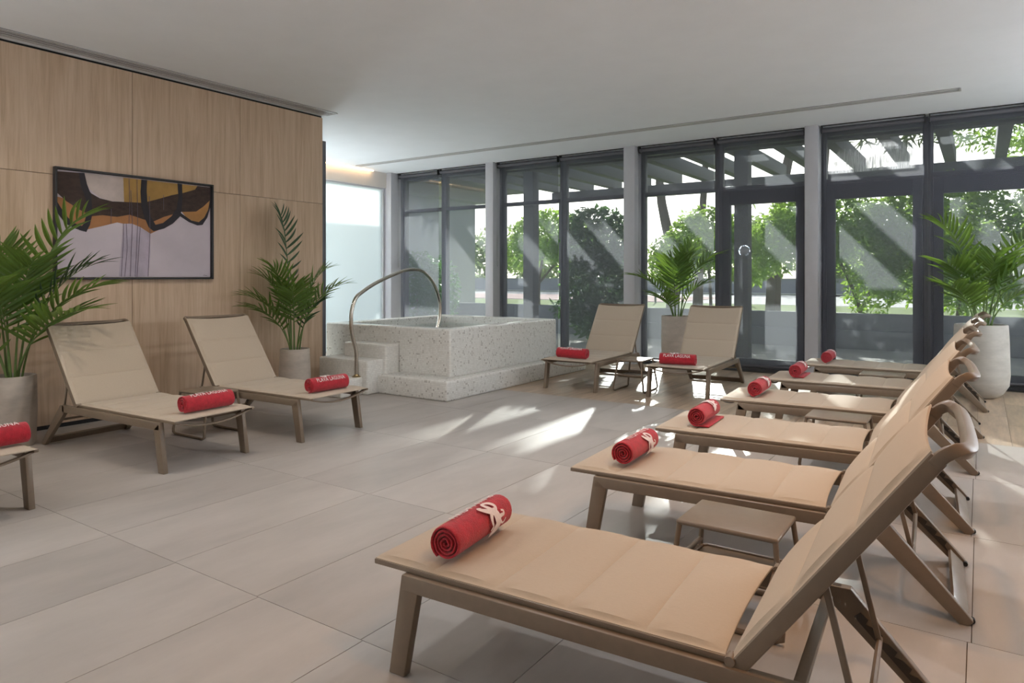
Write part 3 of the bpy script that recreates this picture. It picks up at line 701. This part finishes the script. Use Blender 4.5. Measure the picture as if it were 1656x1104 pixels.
for i, s in enumerate(SPOTS):
    lx = 0.235 if i < 6 else 0.14
    yo = {0: -0.06, 1: -0.02, 2: -0.03, 6: -0.02, 7: 0.02, 9: -0.02}.get(i, 0.0)
    lx += {8: 0.02, 9: 0.0}.get(i, 0)
    if i == 8: yo = -0.13
    p = Matrix.Rotation(R(s[2]), 4, 'Z') @ Vector((lx, yo, 0.3645 + TR))
    t = empty('rolled_towel', (s[0]+p.x, s[1]+p.y, p.z), R(s[2] + {0: 4, 7: -3, 9: -3, 10: 3}.get(i, 0)))
    tag(t, ('red ' if not s[7].startswith('red') else '') + ('rolled ' if 'rolled' not in s[7] else '') + s[7].replace('red ', ''), 'towel', 'rolled red towels on the loungers')
    for nm, me in (('roll', ROLL), ('lettering', TEXT), ('emblem', EMB)):
        c = link(nm, me, t); c.rotation_euler = (0, -R(s[5]), 0)
        if nm != 'roll': c['label'] = 'white woven lettering' if nm == 'lettering' else 'white woven emblem'
    if i in (2, 4): link('loose_end', TAIL, t)

# ------------------------------------------------------------------ side tables
def make_table():
    r = empty('side_table'); F = M['frame']; hx, hy, H = 0.19, 0.15, 0.36
    MB().box(-hx, hx, -hy, hy, H-0.020, H).build('table_top', F, r, bevel=0.009, segs=3)
    for s in (-1, 1):
        yt, yb = s*(hy-0.012), s*(hy+0.030)
        pts = [(-hx+0.012, yt, H-0.012), (-hx-0.022, yb, 0.045), (-hx-0.020, yb, 0.022), (-hx+0.005, yb, 0.0105), (hx-0.005, yb, 0.0105), (hx+0.020, yb, 0.022), (hx+0.022, yb, 0.045), (hx-0.012, yt, H-0.012)]
        MB().tube(pts, 0.0105, 10, up=(0,1,0)).build('leg_frame', F, r, smooth=True)
    for s in (-1, 1):
        x = s*(hx+0.006)
        MB().tube([(x, -hy-0.010, 0.19), (x, hy+0.010, 0.19)], 0.010, 10).build('shelf_rail', F, r, smooth=True)
    sh = MB().box(-hx+0.012, hx-0.012, -hy+0.010, hy-0.010, 0.165, 0.172).build('shelf', F, r, bevel=0.003)
    c = [(-hx+0.012,-hy+0.03),(-hx+0.03,-hy+0.010),(hx-0.03,-hy+0.010),(hx-0.012,-hy+0.03),(hx-0.012,hy-0.03),(hx-0.03,hy-0.010),(-hx+0.03,hy-0.010),(-hx+0.012,hy-0.03)]
    MB().tube([(a, b, 0.175) for a, b in c], 0.006, 8, closed=True).build('shelf_rim', F, sh, smooth=True)
    for s in (-1, 1):
        MB().bar((s*(hx+0.004), 0, 0.186), (s*(hx-0.014), 0, 0.172), 0.18, 0.006).build('shelf_bracket', F, sh)
    return r
tp = make_table()
for i, (x, y, a, lab) in enumerate(((-0.79, 2.73, 0, 'low taupe metal side table between the two nearest loungers'), (-0.80, 5.13, 0, 'low taupe side table between the third and fourth right loungers'),
        (-0.79, 7.56, 0, 'low taupe side table between the two farthest right loungers'), (-5.31, 3.35, 1.5, 'low taupe side table between the loungers under the oak wall'),
        (-3.28, 7.37, 91.5, 'low slender side table between the two window loungers'))):
    o = tp if i == 0 else copy_tree(tp); o.location = (x, y, 0); o.rotation_euler = (0,0,R(a)); tag(o, lab, 'side table', 'low side tables between loungers')

# ------------------------------------------------------------------ potted palms
FW = Vector((-math.sin(R(34.1)), math.cos(R(34.1)), 0)); RT = Vector((math.cos(R(34.1)), math.sin(R(34.1)), 0))
def leaflet_mesh(name, mat, droop, wd):
    vs = []; fs = []; n = 7
    for i in range(n+1):
        t = i/n; x = t; z = -droop*t*t; wv = wd*math.sin(math.pi*min(1, t*0.93+0.07))**0.75*(1 - 0.25*t)
        if i == n: wv = 0.0006
        vs += [(x, -wv, z+wv*0.45), (x, 0, z), (x, wv, z+wv*0.45)]
    for i in range(n):
        a = i*3; fs += [(a, a+3, a+4, a+1), (a+1, a+4, a+5, a+2)]
    return MB().add(vs, fs).mesh(name, mat, smooth=True, fix=False)
LEAFM = {k: [leaflet_mesh('leaflet', M[k], d, w_) for d, w_ in ((0.10, 0.060), (0.24, 0.064), (0.05, 0.055))] for k in ('palm', 'palm_dark')}
def palm(loc, pot_prof, potmat, soil_z, soil_r, fronds, label, seed, ll=0.27, wscale=1.0, xmin=-99, ymax=99):
    rn = random.Random(seed); root = empty('potted_palm', loc); tag(root, label, 'potted plant', 'potted palms around the room')
    MB().lathe(pot_prof, 40).build('pot', potmat, root, smooth=True)
    MB().lathe([(0, soil_z), (soil_r, soil_z)], 24).build('soil', M['soil'], root)
    for (dx, z, dd, nl, kind) in fronds:
        tip = RT*dx + FW*dd + Vector((0, 0, z))
        a = math.atan2((RT*dx+FW*dd).y, (RT*dx+FW*dd).x); br = soil_r*0.45*rn.uniform(0.3, 1)
        base = Vector((br*math.cos(a), br*math.sin(a), soil_z))
        if loc[0]+tip.x < xmin+0.14: tip.x = xmin+0.14-loc[0]
        if loc[1]+tip.y > ymax-0.08: tip.y = ymax-0.08-loc[1]
        h = tip - base; hor = Vector((h.x, h.y, 0))
        ctl = base + hor*0.22 + Vector((0, 0, max(h.z*0.85, hor.length*0.75)))
        def B(t): return base*(1-t)**2 + ctl*2*t*(1-t) + tip*t*t
        def T(t): return ((ctl-base)*(1-t) + (tip-ctl)*t).normalized()
        pts = [B(i/14) for i in range(15)]
        mb = MB(); 
        mb.sweep(pts, [(0.0075*math.cos(2*math.pi*i/6), 0.0075*math.sin(2*math.pi*i/6)) for i in range(6)], up=(0.3,0.2,1))
        # taper
        vv = mb.v; 
        for i in range(15):
            k = 1 - 0.8*i/14
            for q in range(6):
                p = Vector(vv[i*6+q]); c_ = pts[i]; vv[i*6+q] = tuple(c_ + (p-c_)*k*(1.2 if i < 5 else 1))
        fr = mb.build('frond', M['stem'], root, smooth=True)
        length = sum((pts[i+1]-pts[i]).length for i in range(14))
        s0 = 0.34
        for k in range(nl):
            t = s0 + (0.99-s0)*((k//2)*2 + (k % 2)*0.9)/(nl-1)
            t = min(t, 0.99); side = 1 if k % 2 else -1
            p = B(t); tg = T(t); sd = tg.cross(Vector((0,0,1)))
            if sd.length < 0.05: sd = RT.copy()
            sd.normalize(); nrm = sd.cross(tg).normalized()
            u = (t-s0)/(1-s0)
            fwd = 0.55 + 0.65*u
            d = (sd*side*1.0 + tg*fwd + nrm*(0.35+rn.uniform(-.12,.12)) + Vector((0,0,-0.10))).normalized()
            L_ = ll*(0.55 + 0.75*math.sin(math.pi*min(1, u*0.80+0.16)))*rn.uniform(0.88, 1.1)
            if k >= nl-2: d = (tg + sd*side*0.12).normalized()
            if loc[0]+p.x+d.x*L_ < xmin: d.x = max(d.x, (xmin-loc[0]-p.x)/L_); d.normalize()
            if loc[1]+p.y+d.y*L_ > ymax: d.y = min(d.y, (ymax-loc[1]-p.y)/L_); d.normalize()
            yv = nrm.cross(d).normalized(); zv = d.cross(yv).normalized()
            mt = Matrix(((d.x*L_, yv.x*L_*wscale, zv.x*L_, p.x), (d.y*L_, yv.y*L_*wscale, zv.y*L_, p.y), (d.z*L_, yv.z*L_*wscale, zv.z*L_, p.z), (0,0,0,1)))
            lf = link('leaflet', LEAFM[kind][rn.randrange(3)], fr); lf.matrix_local = mt
    return root
def pot_straight(r0, r1, h, t=0.018): return [(0,0),(r0*0.93,0),(r0,0.02),((r0+r1)/2+0.006,h*0.5),(r1,h-0.008),(r1-0.004,h),(r1-t,h),(r1-t-0.004,h-0.05),(0,h-0.055)]
def pot_round(r0, rm, r1, h, t=0.02): return [(0,0),(r0*0.75,0),(r0,0.012),(r0+0.05,0.05),(rm-0.01,0.14),(rm,0.25),(rm-0.004,0.42),(r1+0.008,h*0.8),(r1,h-0.01),(r1-0.005,h),(r1-t,h),(r1-t-0.004,h-0.05),(0,h-0.055)]
P_, D_ = 'palm', 'palm_dark'
palm((-6.17, 2.26, 0), pot_straight(0.150, 0.155, 0.54), M['pot_a'], 0.50, 0.13,
     [(0.56,1.80,0.05,26,P_),(0.66,1.24,0.1,28,P_),(0.62,1.05,-0.12,26,P_),(-0.1,1.55,0.0,26,P_),(0.30,1.42,-0.2,28,P_),(-0.45,1.45,0.1,22,P_),(-0.5,1.05,-0.1,22,P_),(0.12,1.25,-0.42,26,P_),(0.5,1.40,0.22,24,D_),(-0.2,0.95,-0.35,20,P_)],
     'bushy green palm in a pale clay pot at the left edge', 11, ll=0.30, xmin=-6.43)
palm((-6.20, 4.93, 0), pot_straight(0.168, 0.155, 0.515), M['pot_a'], 0.475, 0.13,
     [(-0.20,2.0,0.04,26,D_),(0.54,1.22,-0.05,26,P_),(0.33,1.38,0.05,26,P_),(-0.46,1.30,-0.05,26,P_),(-0.50,1.10,-0.25,24,P_),(-0.18,1.40,-0.2,26,P_),(0.10,1.15,-0.40,24,P_),(-0.36,0.98,-0.38,22,P_),(0.18,1.0,0.2,18,D_),(-0.05,1.2,0.1,20,P_)],
     'palm with one tall dark frond in a clay pot against the oak wall', 12, ll=0.25, xmin=-6.50)
palm((-3.38, 8.92, 0), pot_straight(0.190, 0.195, 0.775), M['pot_a'], 0.735, 0.165,
     [(-0.60,1.32,-0.1,26,P_),(0.24,1.74,0.05,28,P_),(0.58,1.60,0.1,24,P_),(-0.10,1.52,-0.15,26,P_),(0.10,1.60,-0.2,26,P_),(-0.34,1.30,0.15,24,P_),(-0.3,1.05,-0.25,20,P_),(0.32,1.20,-0.2,20,P_),(0.0,1.40,0.2,24,P_)],
     'palm in a tall clay pot standing between the window loungers', 13, ll=0.26, ymax=9.58)
palm((0.0, 9.02, 0), pot_round(0.15, 0.262, 0.245, 0.785), M['pot_b'], 0.745, 0.21,
     [(-0.47,1.90,0.0,28,P_),(-0.46,1.45,-0.1,26,P_),(-0.44,1.20,-0.15,24,P_),(0.62,1.78,0.0,28,P_),(0.78,1.45,-0.1,28,P_),(0.62,1.15,-0.25,24,P_),(-0.05,1.45,-0.3,28,P_),(0.30,1.45,-0.25,28,P_),(-0.2,1.5,0.12,24,D_),(0.25,1.55,0.12,24,P_)],
     'lush palm in a big rounded grey pot at the right by the glass door', 14, ll=0.30, ymax=9.58)

# ------------------------------------------------------------------ painting
art = empty('framed_painting', (WX, 3.441, 1.7575)); tag(art, 'wide abstract painting in a thin black frame on the oak wall', 'painting')
AW, AH = 1.43, 0.925
def A3(u, v, z): return (z, u - AW/2, v - AH/2)
MB().box(0.002, 0.020, -AW/2, AW/2, -AH/2, AH/2).build('canvas', basic('canvas_lilac', (0.56,0.50,0.55), rough=0.8, var=0.10, scale=2.2), art)
fo = 0.022; cv = M['dark']
for nm, a, b in (('frame_bar', (-AW/2-fo, -AW/2-0.004), (-AH/2-fo, AH/2+fo)), ('frame_bar', (AW/2+0.004, AW/2+fo), (-AH/2-fo, AH/2+fo)), ('frame_bar', (-AW/2-0.004, AW/2+0.004), (-AH/2-fo, -AH/2-0.004)), ('frame_bar', (-AW/2-0.004, AW/2+0.004), (AH/2+0.004, AH/2+fo))):
    MB().box(0.0005, 0.050, a[0], a[1], b[0], b[1]).build(nm, cv, art, bevel=0.002)
ART = [
('pale', (0.52,0.44,0.41), [(0.217,0.919),(0.564,0.92),(0.566,0.699),(0.503,0.689),(0.416,0.697),(0.352,0.716),(0.299,0.753),(0.263,0.788),(0.243,0.829)]),
('ochre', (0.40,0.235,0.065), [(0.558,0.919),(1.425,0.92),(1.424,0.751),(1.042,0.694),(0.763,0.659),(0.566,0.677)]),
('orange', (0.36,0.165,0.065), [(0.003,0.691),(0.003,0.649),(0.049,0.557),(0.137,0.467),(0.227,0.416),(0.374,0.46),(0.503,0.501),(0.558,0.493),(0.637,0.498),(0.717,0.469),(0.811,0.413),(0.919,0.468),(1.094,0.625),(1.094,0.722),(0.569,0.677),(0.147,0.662)]),
('orange', (0.40,0.20,0.065), [(1.113,0.657),(1.17,0.594),(1.288,0.537),(1.362,0.595),(1.403,0.673),(1.426,0.777),(1.342,0.744),(1.119,0.70)]),
('lilac', (0.44,0.39,0.47), [(0.519,0.005),(0.558,0.482),(0.637,0.498),(0.805,0.415),(0.811,0.227),(0.787,0.005)]),
('umber', (0.045,0.026,0.020), [(0.003,0.908),(0.177,0.916),(0.192,0.862),(0.233,0.801),(0.279,0.745),(0.352,0.708),(0.459,0.69),(0.592,0.696),(0.74,0.701),(0.87,0.745),(1.017,0.80),(1.145,0.837),(1.262,0.88),(1.288,0.92),(1.427,0.92),(1.427,0.79),(1.356,0.72),(1.275,0.661),(1.119,0.645),(0.943,0.584),(0.834,0.529),(0.74,0.546),(0.614,0.58),(0.503,0.552),(0.374,0.558),(0.289,0.543),(0.187,0.59),(0.078,0.656),(0.003,0.723)]),
('black', (0.022,0.020,0.026), [(0.177,0.916),(0.222,0.92),(0.243,0.824),(0.279,0.729),(0.289,0.565),(0.268,0.464),(0.238,0.399),(0.177,0.413),(0.217,0.472),(0.243,0.561),(0.233,0.692),(0.192,0.807)]),
('black', (0.022,0.020,0.026), [(0.003,0.649),(0.039,0.588),(0.088,0.517),(0.147,0.468),(0.227,0.44),(0.238,0.399),(0.147,0.424),(0.068,0.463),(0.003,0.554)]),
('black', (0.022,0.020,0.026), [(0.723,0.92),(0.777,0.92),(0.773,0.812),(0.781,0.695),(0.811,0.58),(0.858,0.501),(0.931,0.523),(1.017,0.595),(1.067,0.671),(1.087,0.783),(1.078,0.922),(1.125,0.921),(1.129,0.787),(1.119,0.663),(1.106,0.601),(1.03,0.523),(0.943,0.47),(0.84,0.438),(0.793,0.473),(0.752,0.564),(0.723,0.667),(0.715,0.806)]),
('black', (0.022,0.020,0.026), [(1.106,0.638),(1.158,0.605),(1.223,0.566),(1.302,0.555),(1.362,0.607),(1.403,0.686),(1.426,0.802),(1.427,0.713),(1.396,0.61),(1.342,0.53),(1.288,0.521),(1.196,0.549),(1.106,0.599)])]
am = {}
def soft(poly, n=3):
    P = [Vector((a, b, 0)) for a, b in poly]; m = len(P); out = []
    for i in range(m):
        a, b, c_, d = P[i-1], P[i], P[(i+1) % m], P[(i+2) % m]
        for k in range(n):
            t = k/n; v = 0.5*((2*b)+(c_-a)*t*0.8+(2*a*0.8+3*(c_-b)*2-2*b*0.8-0)*0*t) if False else b.lerp(c_, t)
            out.append((v.x, v.y))
    return out
for i, (nm, col, poly) in enumerate(ART):
    if (nm, col) not in am: am[(nm, col)] = basic('paint_'+nm, col, rough=0.75, var=0.45 if nm == 'umber' else 0.22, scale=5, stretch=(1,3,6) if nm == 'umber' else (1,1,1))
    z = 0.0205 + 0.0004*i
    MB().prism([A3(u, v, z) for u, v in poly], (0.0004, 0, 0)).build('painted_shape', am[(nm, col)], art)
DR = [[(0.558,0.493),(0.558,0.334),(0.538,0.005)],[(0.583,0.495),(0.592,0.266),(0.569,0.005)],[(0.625,0.808),(0.639,0.499),(0.62,0.005)],[(0.682,0.915),(0.688,0.502),(0.665,0.005)],[(0.711,0.48),(0.70,0.282),(0.682,0.005)],[(0.799,0.767),(0.805,0.415),(0.793,0.168),(0.787,0.005)],[(0.608,0.916),(0.614,0.681),(0.608,0.497)],[(0.449,0.622),(0.447,0.486)],[(0.937,0.793),(0.937,0.649)],[(1.35,0.016),(1.365,0.019),(1.378,0.015),(1.392,0.017)]]
dm = basic('paint_drip', (0.12,0.10,0.13), rough=0.8, var=0.2)
for d in DR: MB().sweep([A3(u, v, 0.0252) for u, v in d], rect(0.0045, 0.0005), up=(1,0,0)).build('paint_drip', dm, art)

# ------------------------------------------------------------------ outdoors
struct('terrace_ground', MB().box(-14, 9, 9.9, 13.9, -0.14, -0.02), M['terrace'], 'sunlit paved terrace outside the windows')
struct('lawn_ground', MB().box(-70, 60, 13.9, 34, -0.3, -0.04), M['lawn'], 'bright lawn beyond the low planter wall')
struct('road_ground', MB().box(-90, 90, 34, 60, -0.3, -0.03), M['road'], 'pale road beyond the lawn')
struct('court_ground', MB().box(-60, -13, 34.2, 44, -0.03, -0.01), M['court'], 'pale red court left of the road')
struct('field_ground', MB().box(-120, 120, 60, 140, -0.3, -0.05), M['lawn'], 'grass beyond the road')
struct('side_ground', MB().box(-60, -9.5, -6, 13.9, -0.14, -0.03), M['terrace'], 'ground outside the frosted glass')
# planter wall, in blocks
pw = empty('planter_wall', (-2.5, 14.0, 0)); tag(pw, 'low grey concrete planter wall with a bench ledge beyond the terrace', 'planter wall')
for k in range(7):
    x = -9.4 + k*2.4
    MB().box(x, x+2.39, 0.12, 0.32, -0.02, 0.62).build('wall_block', M['concrete'], pw, bevel=0.01); MB().box(x, x+2.39, -0.12, 0.12, -0.02, 0.32).build('bench_block', M['concrete'], pw, bevel=0.01)
bwall = MB().box(-60, 60, 58, 58.4, -0.05, 1.1).build('boundary_wall', M['concrete']); tag(bwall, 'long low grey boundary wall on the far side of the road', 'wall')
# building wing
bw = empty('building_wing', (-12.6, 15, 0)); tag(bw, 'pale lilac rendered building wing seen through the left windows', 'building')
MB().box(-0.3, 0.1, -2.5, 1.5, -0.05, 3.75).build('wall', M['stucco'], bw); MB().box(-0.3, 0.55, -2.5, 1.6, 3.45, 3.75).build('fascia', M['stucco'], bw); MB().box(-0.6, 1.7, -3.6, 2.2, 3.75, 3.95).build('eave', M['pergola'], bw)
# pergola
pg = empty('pergola', (-3, 11.5, 0)); tag(pg, 'dark painted pergola with parallel beams outside the windows', 'pergola')
for x in (-7.14, -3.14, 0.9, 4.9): MB().box(x+3-0.11, x+3+0.11, -0.41, -0.19, -0.03, 3.30).build('post', M['pergola'], pg, bevel=0.008)
MB().box(-6.2, 9, 3.92, 4.08, 3.28, 3.46).build('cross_beam', M['pergola'], pg, bevel=0.006)
MB().box(-6.2, 9, -1.58, -1.48, 3.10, 3.72).build('ledger', M['pergola'], pg, bevel=0.006)
MB().box(-6.2, 9, -0.36, -0.24, 3.30, 3.46).build('cross_beam', M['pergola'], pg, bevel=0.006)
for x in (-8.9, 3.2): MB().box(x+3-0.09, x+3+0.09, 3.91, 4.09, -0.04, 3.28).build('post', M['pergola'], pg, bevel=0.008)
beam = MB().box(-0.09, 0.09, -1.48, 4.35, 3.46, 3.72).mesh('beam', M['pergola'], bevel=0.006)
for k in range(19): link('beam', beam, pg, (-2.94 + 0.78*(k-4), 0, 0))
# fence along the road
fc = empty('road_fence', (-6, 33, 0)); tag(fc, 'thin post and rail fence between the lawn and the road', 'fence')
fp = MB().box(-0.04, 0.04, -0.04, 0.04, -0.05, 1.25).mesh('fence_post', M['concrete'])
for k in range(24): link('fence_post', fp, fc, (-26 + 2.3*k, 0, 0))
for z in (0.45, 1.15): MB().box(-26, 27, -0.03, 0.03, z, z+0.06).build('fence_rail', M['concrete'], fc)

def leaf_cloud(name, mat, blobs, n, size, seed, parent, aspect=0.42):
    rn = random.Random(seed); vs = []; fs = []; tot = sum(b[3]*b[4]*b[5] for b in blobs)
    for (cx, cy, cz, rx, ry, rz) in blobs:
        k = int(n*rx*ry*rz/tot)
        for _ in range(k):
            while True:
                x, y, z = rn.uniform(-1,1), rn.uniform(-1,1), rn.uniform(-1,1); r2 = x*x+y*y+z*z
                if r2 < 1 and rn.random() < 0.25+0.75*r2: break
            p = Vector((cx+x*rx, cy+y*ry, cz+z*rz)); s = size*rn.uniform(0.6, 1.3)
            d = Vector((rn.gauss(0,1), rn.gauss(0,1), rn.gauss(-0.3,0.7))).normalized(); q = d.cross(Vector((rn.gauss(0,1), rn.gauss(0,1), rn.gauss(0,1)))).normalized()
            b = len(vs); up = d.cross(q)*s*0.12
            vs += [p, p + d*s*0.5 + q*s*aspect*0.5 + up, p + d*s, p + d*s*0.5 - q*s*aspect*0.5 + up]
            fs += [(b, b+1, b+2), (b, b+2, b+3)]
    me = bpy.data.meshes.new(name); me.from_pydata([tuple(v) for v in vs], [], fs); me.materials.append(mat)
    return link(name, me, parent)
def branchy(parent, trunks, mat):
    for pts, r in trunks:
        P = smooth_path(pts, 4); mb = MB(); mb.tube(P, r, 8, up=(0.3, 1, 0.1)); n = len(P)
        for i in range(n):
            k = 1 - 0.6*i/(n-1)
            for q in range(8): v = Vector(mb.v[i*8+q]); mb.v[i*8+q] = tuple(P[i] + (v-P[i])*k)
        mb.build('trunk', mat, parent, smooth=True)
def tree(name, loc, blobs, trunks, mat, n, size, seed, label, cat='tree', group=None, aspect=0.42):
    r = empty(name, loc); tag(r, label, cat, group)
    branchy(r, trunks, M['bark']); leaf_cloud('crown', mat, blobs, n, size, seed, r, aspect); return r
SH = 'shrubs and trees outside the windows'
tree('laurel_tree', (-2.6, 14.9, 0), [(0,0,2.35,1.15,0.8,0.75),(-0.8,0.1,2.0,0.7,0.6,0.65),(0.9,0,1.9,0.8,0.7,0.8),(0.85,-0.1,1.05,0.5,0.4,0.5)], [([(0.7,0,0),(0.65,0,0.7),(0.3,0,1.6),(0,0,2.2)],0.05),([(0.66,0,0.6),(0.9,0,1.2),(1.0,0,1.7)],0.03)], M['leaf1'], 9000, 0.13, 21, 'sunlit green laurel tree outside, behind the planter wall right of the post', group=SH)
tree('laurel_tree', (-0.6, 14.9, 0), [(0,0,2.4,1.15,0.8,0.8),(-0.6,0,1.5,0.7,0.6,0.7),(0.5,0,1.4,0.8,0.7,0.8)], [([(-0.2,0,0),(-0.15,0,0.8),(0.1,0,1.8)],0.05),([(0.2,0,0),(0.3,0,0.9),(0.6,0,1.6)],0.04)], M['leaf1'], 9500, 0.13, 22, 'dense sunlit laurel tree seen through the misted glass door', group=SH)
tree('laurel_tree', (1.6, 14.9, 0), [(0,0,2.4,1.25,0.8,0.8),(-0.7,0,1.5,0.8,0.6,0.8),(0.7,0,1.4,0.9,0.7,0.8)], [([(0,0,0),(0.05,0,0.8),(0.2,0,1.8)],0.05)], M['leaf1'], 9500, 0.13, 23, 'dense laurel tree seen through the rightmost glass door', group=SH)
tree('dark_shrub', (-6.48, 12.6, 0), [(0,0,2.05,0.75,0.55,0.70),(0.05,0,1.2,0.75,0.6,0.8),(0.1,0,0.5,0.7,0.5,0.5),(-0.65,0,0.65,0.35,0.3,0.2)], [([(0,0,0),(0.05,0,0.8),(-0.1,0,1.8)],0.04),([(0.2,0,0),(0.4,0,0.7),(0.5,0,1.4)],0.03)], M['leaf2'], 6500, 0.15, 24, 'tall dark green shrub filling the fourth window', 'shrub', SH)
tree('leafy_tree', (-10.4, 17.2, 0), [(0,0,2.5,1.2,0.8,0.75),(0.9,0,2.1,0.8,0.6,0.65),(-0.9,0,1.9,0.7,0.6,0.5)], [([(-0.3,0,0),(-0.3,0,1.2),(0,0,2.4)],0.07),([(-0.3,0,1.1),(0.5,0,1.9),(1.0,0,2.3)],0.035)], M['leaf1'], 7000, 0.14, 25, 'light green tree seen through the third window', group=SH)
tree('laurel_tree', (-5.2, 15.6, 0), [(0,0,2.2,0.9,0.7,0.7),(0.9,0.1,1.8,0.8,0.6,0.7),(-0.8,0,1.7,0.6,0.6,0.6)], [([(0.1,0,0),(0.1,0,0.9),(0,0,2.0)],0.05)], M['leaf1'], 7000, 0.13, 30, 'loose green laurel tree seen through the fifth window', group=SH)
tree('hedge_bush', (-11.3, 12.6, 0), [(0,0,1.0,0.75,0.6,0.95),(0.2,0.5,0.9,0.6,0.5,0.9)], [([(0,0,0),(0,0,0.9)],0.04)], M['leaf2'], 5000, 0.11, 26, 'clipped dark hedge in front of the lilac building wall', 'hedge', SH)
tree('pine_tree', (-7.6, 19, 0), [(-0.6,0,7.35,2.0,1.6,1.2),(-3.0,0,7.0,2.2,1.5,1.0)], [([(0.3,0,-0.05),(0.25,0,2),(-0.1,0,4),(0,0,7.2)],0.20),([(0.9,0.3,-0.05),(1.0,0.3,2.2),(1.3,0.3,6.8)],0.16)], M['leaf3'], 7000, 0.42, 27, 'pine with two bare trunks seen above the pergola beam', group=SH, aspect=0.08)  # mostly unseen high crown, placed and shaped to block sun from the floor
tree('pine_tree', (-3.2, 20, 0), [(1.8,0,7.6,2.0,1.6,1.2),(4.2,0,7.2,2.0,1.5,1.0),(1.6,0,5.0,1.2,0.8,0.35)], [([(-1.6,0,-0.05),(-1.5,0,2.2),(-1.2,0,4.4),(-0.4,0,7.4)],0.22),([(-0.6,0.5,-0.05),(-0.5,0.5,2.4),(-0.1,0.5,7.2)],0.18)], M['leaf3'], 8000, 0.42, 28, 'pine whose trunks rise behind the fifth window', group=SH, aspect=0.08)  # mostly unseen high crown, shaped to leave a gap for sun on the doors
tree('pine_tree', (2.0, 18.5, 0), [(-1.2,0,4.9,1.8,1.3,0.9),(0.5,0,5.3,1.8,1.2,0.9),(-0.6,0,4.0,1.0,0.8,0.5)], [([(-0.9,0,-0.05),(-0.75,0,2),(-0.45,0,3.6),(-0.1,0,5.8)],0.24)], M['leaf1'], 4600, 0.2, 29, 'thick leaning pine trunk and crown seen in the top right pane', group=SH, aspect=0.3)
for k, (x, y, s_) in enumerate(((-62, 60, 1.3), (-48, 62, 1.2), (-34, 60, 1.2), (-20, 64, 1.25), (-6, 60, 1.1), (8, 62, 1.2), (22, 58, 1.1))):
    tree('distant_tree', (x, y, 0), [(0,0,2.6*s_,5.2*s_,2.5,2.4*s_),(3*s_,0,3.6*s_,3*s_,2,2.2*s_),(-3*s_,0,2.2*s_,2.4*s_,2,2.0*s_)], [([(0,0,0),(0.1,0,2)],0.3)], M['far_leaf'], 1500, 0.9, 40+k,
         'hazy pale tree far beyond the road, %s from the left' % ('first','second','third','fourth','fifth','sixth','seventh')[k], 'tree', 'distant trees beyond the road')
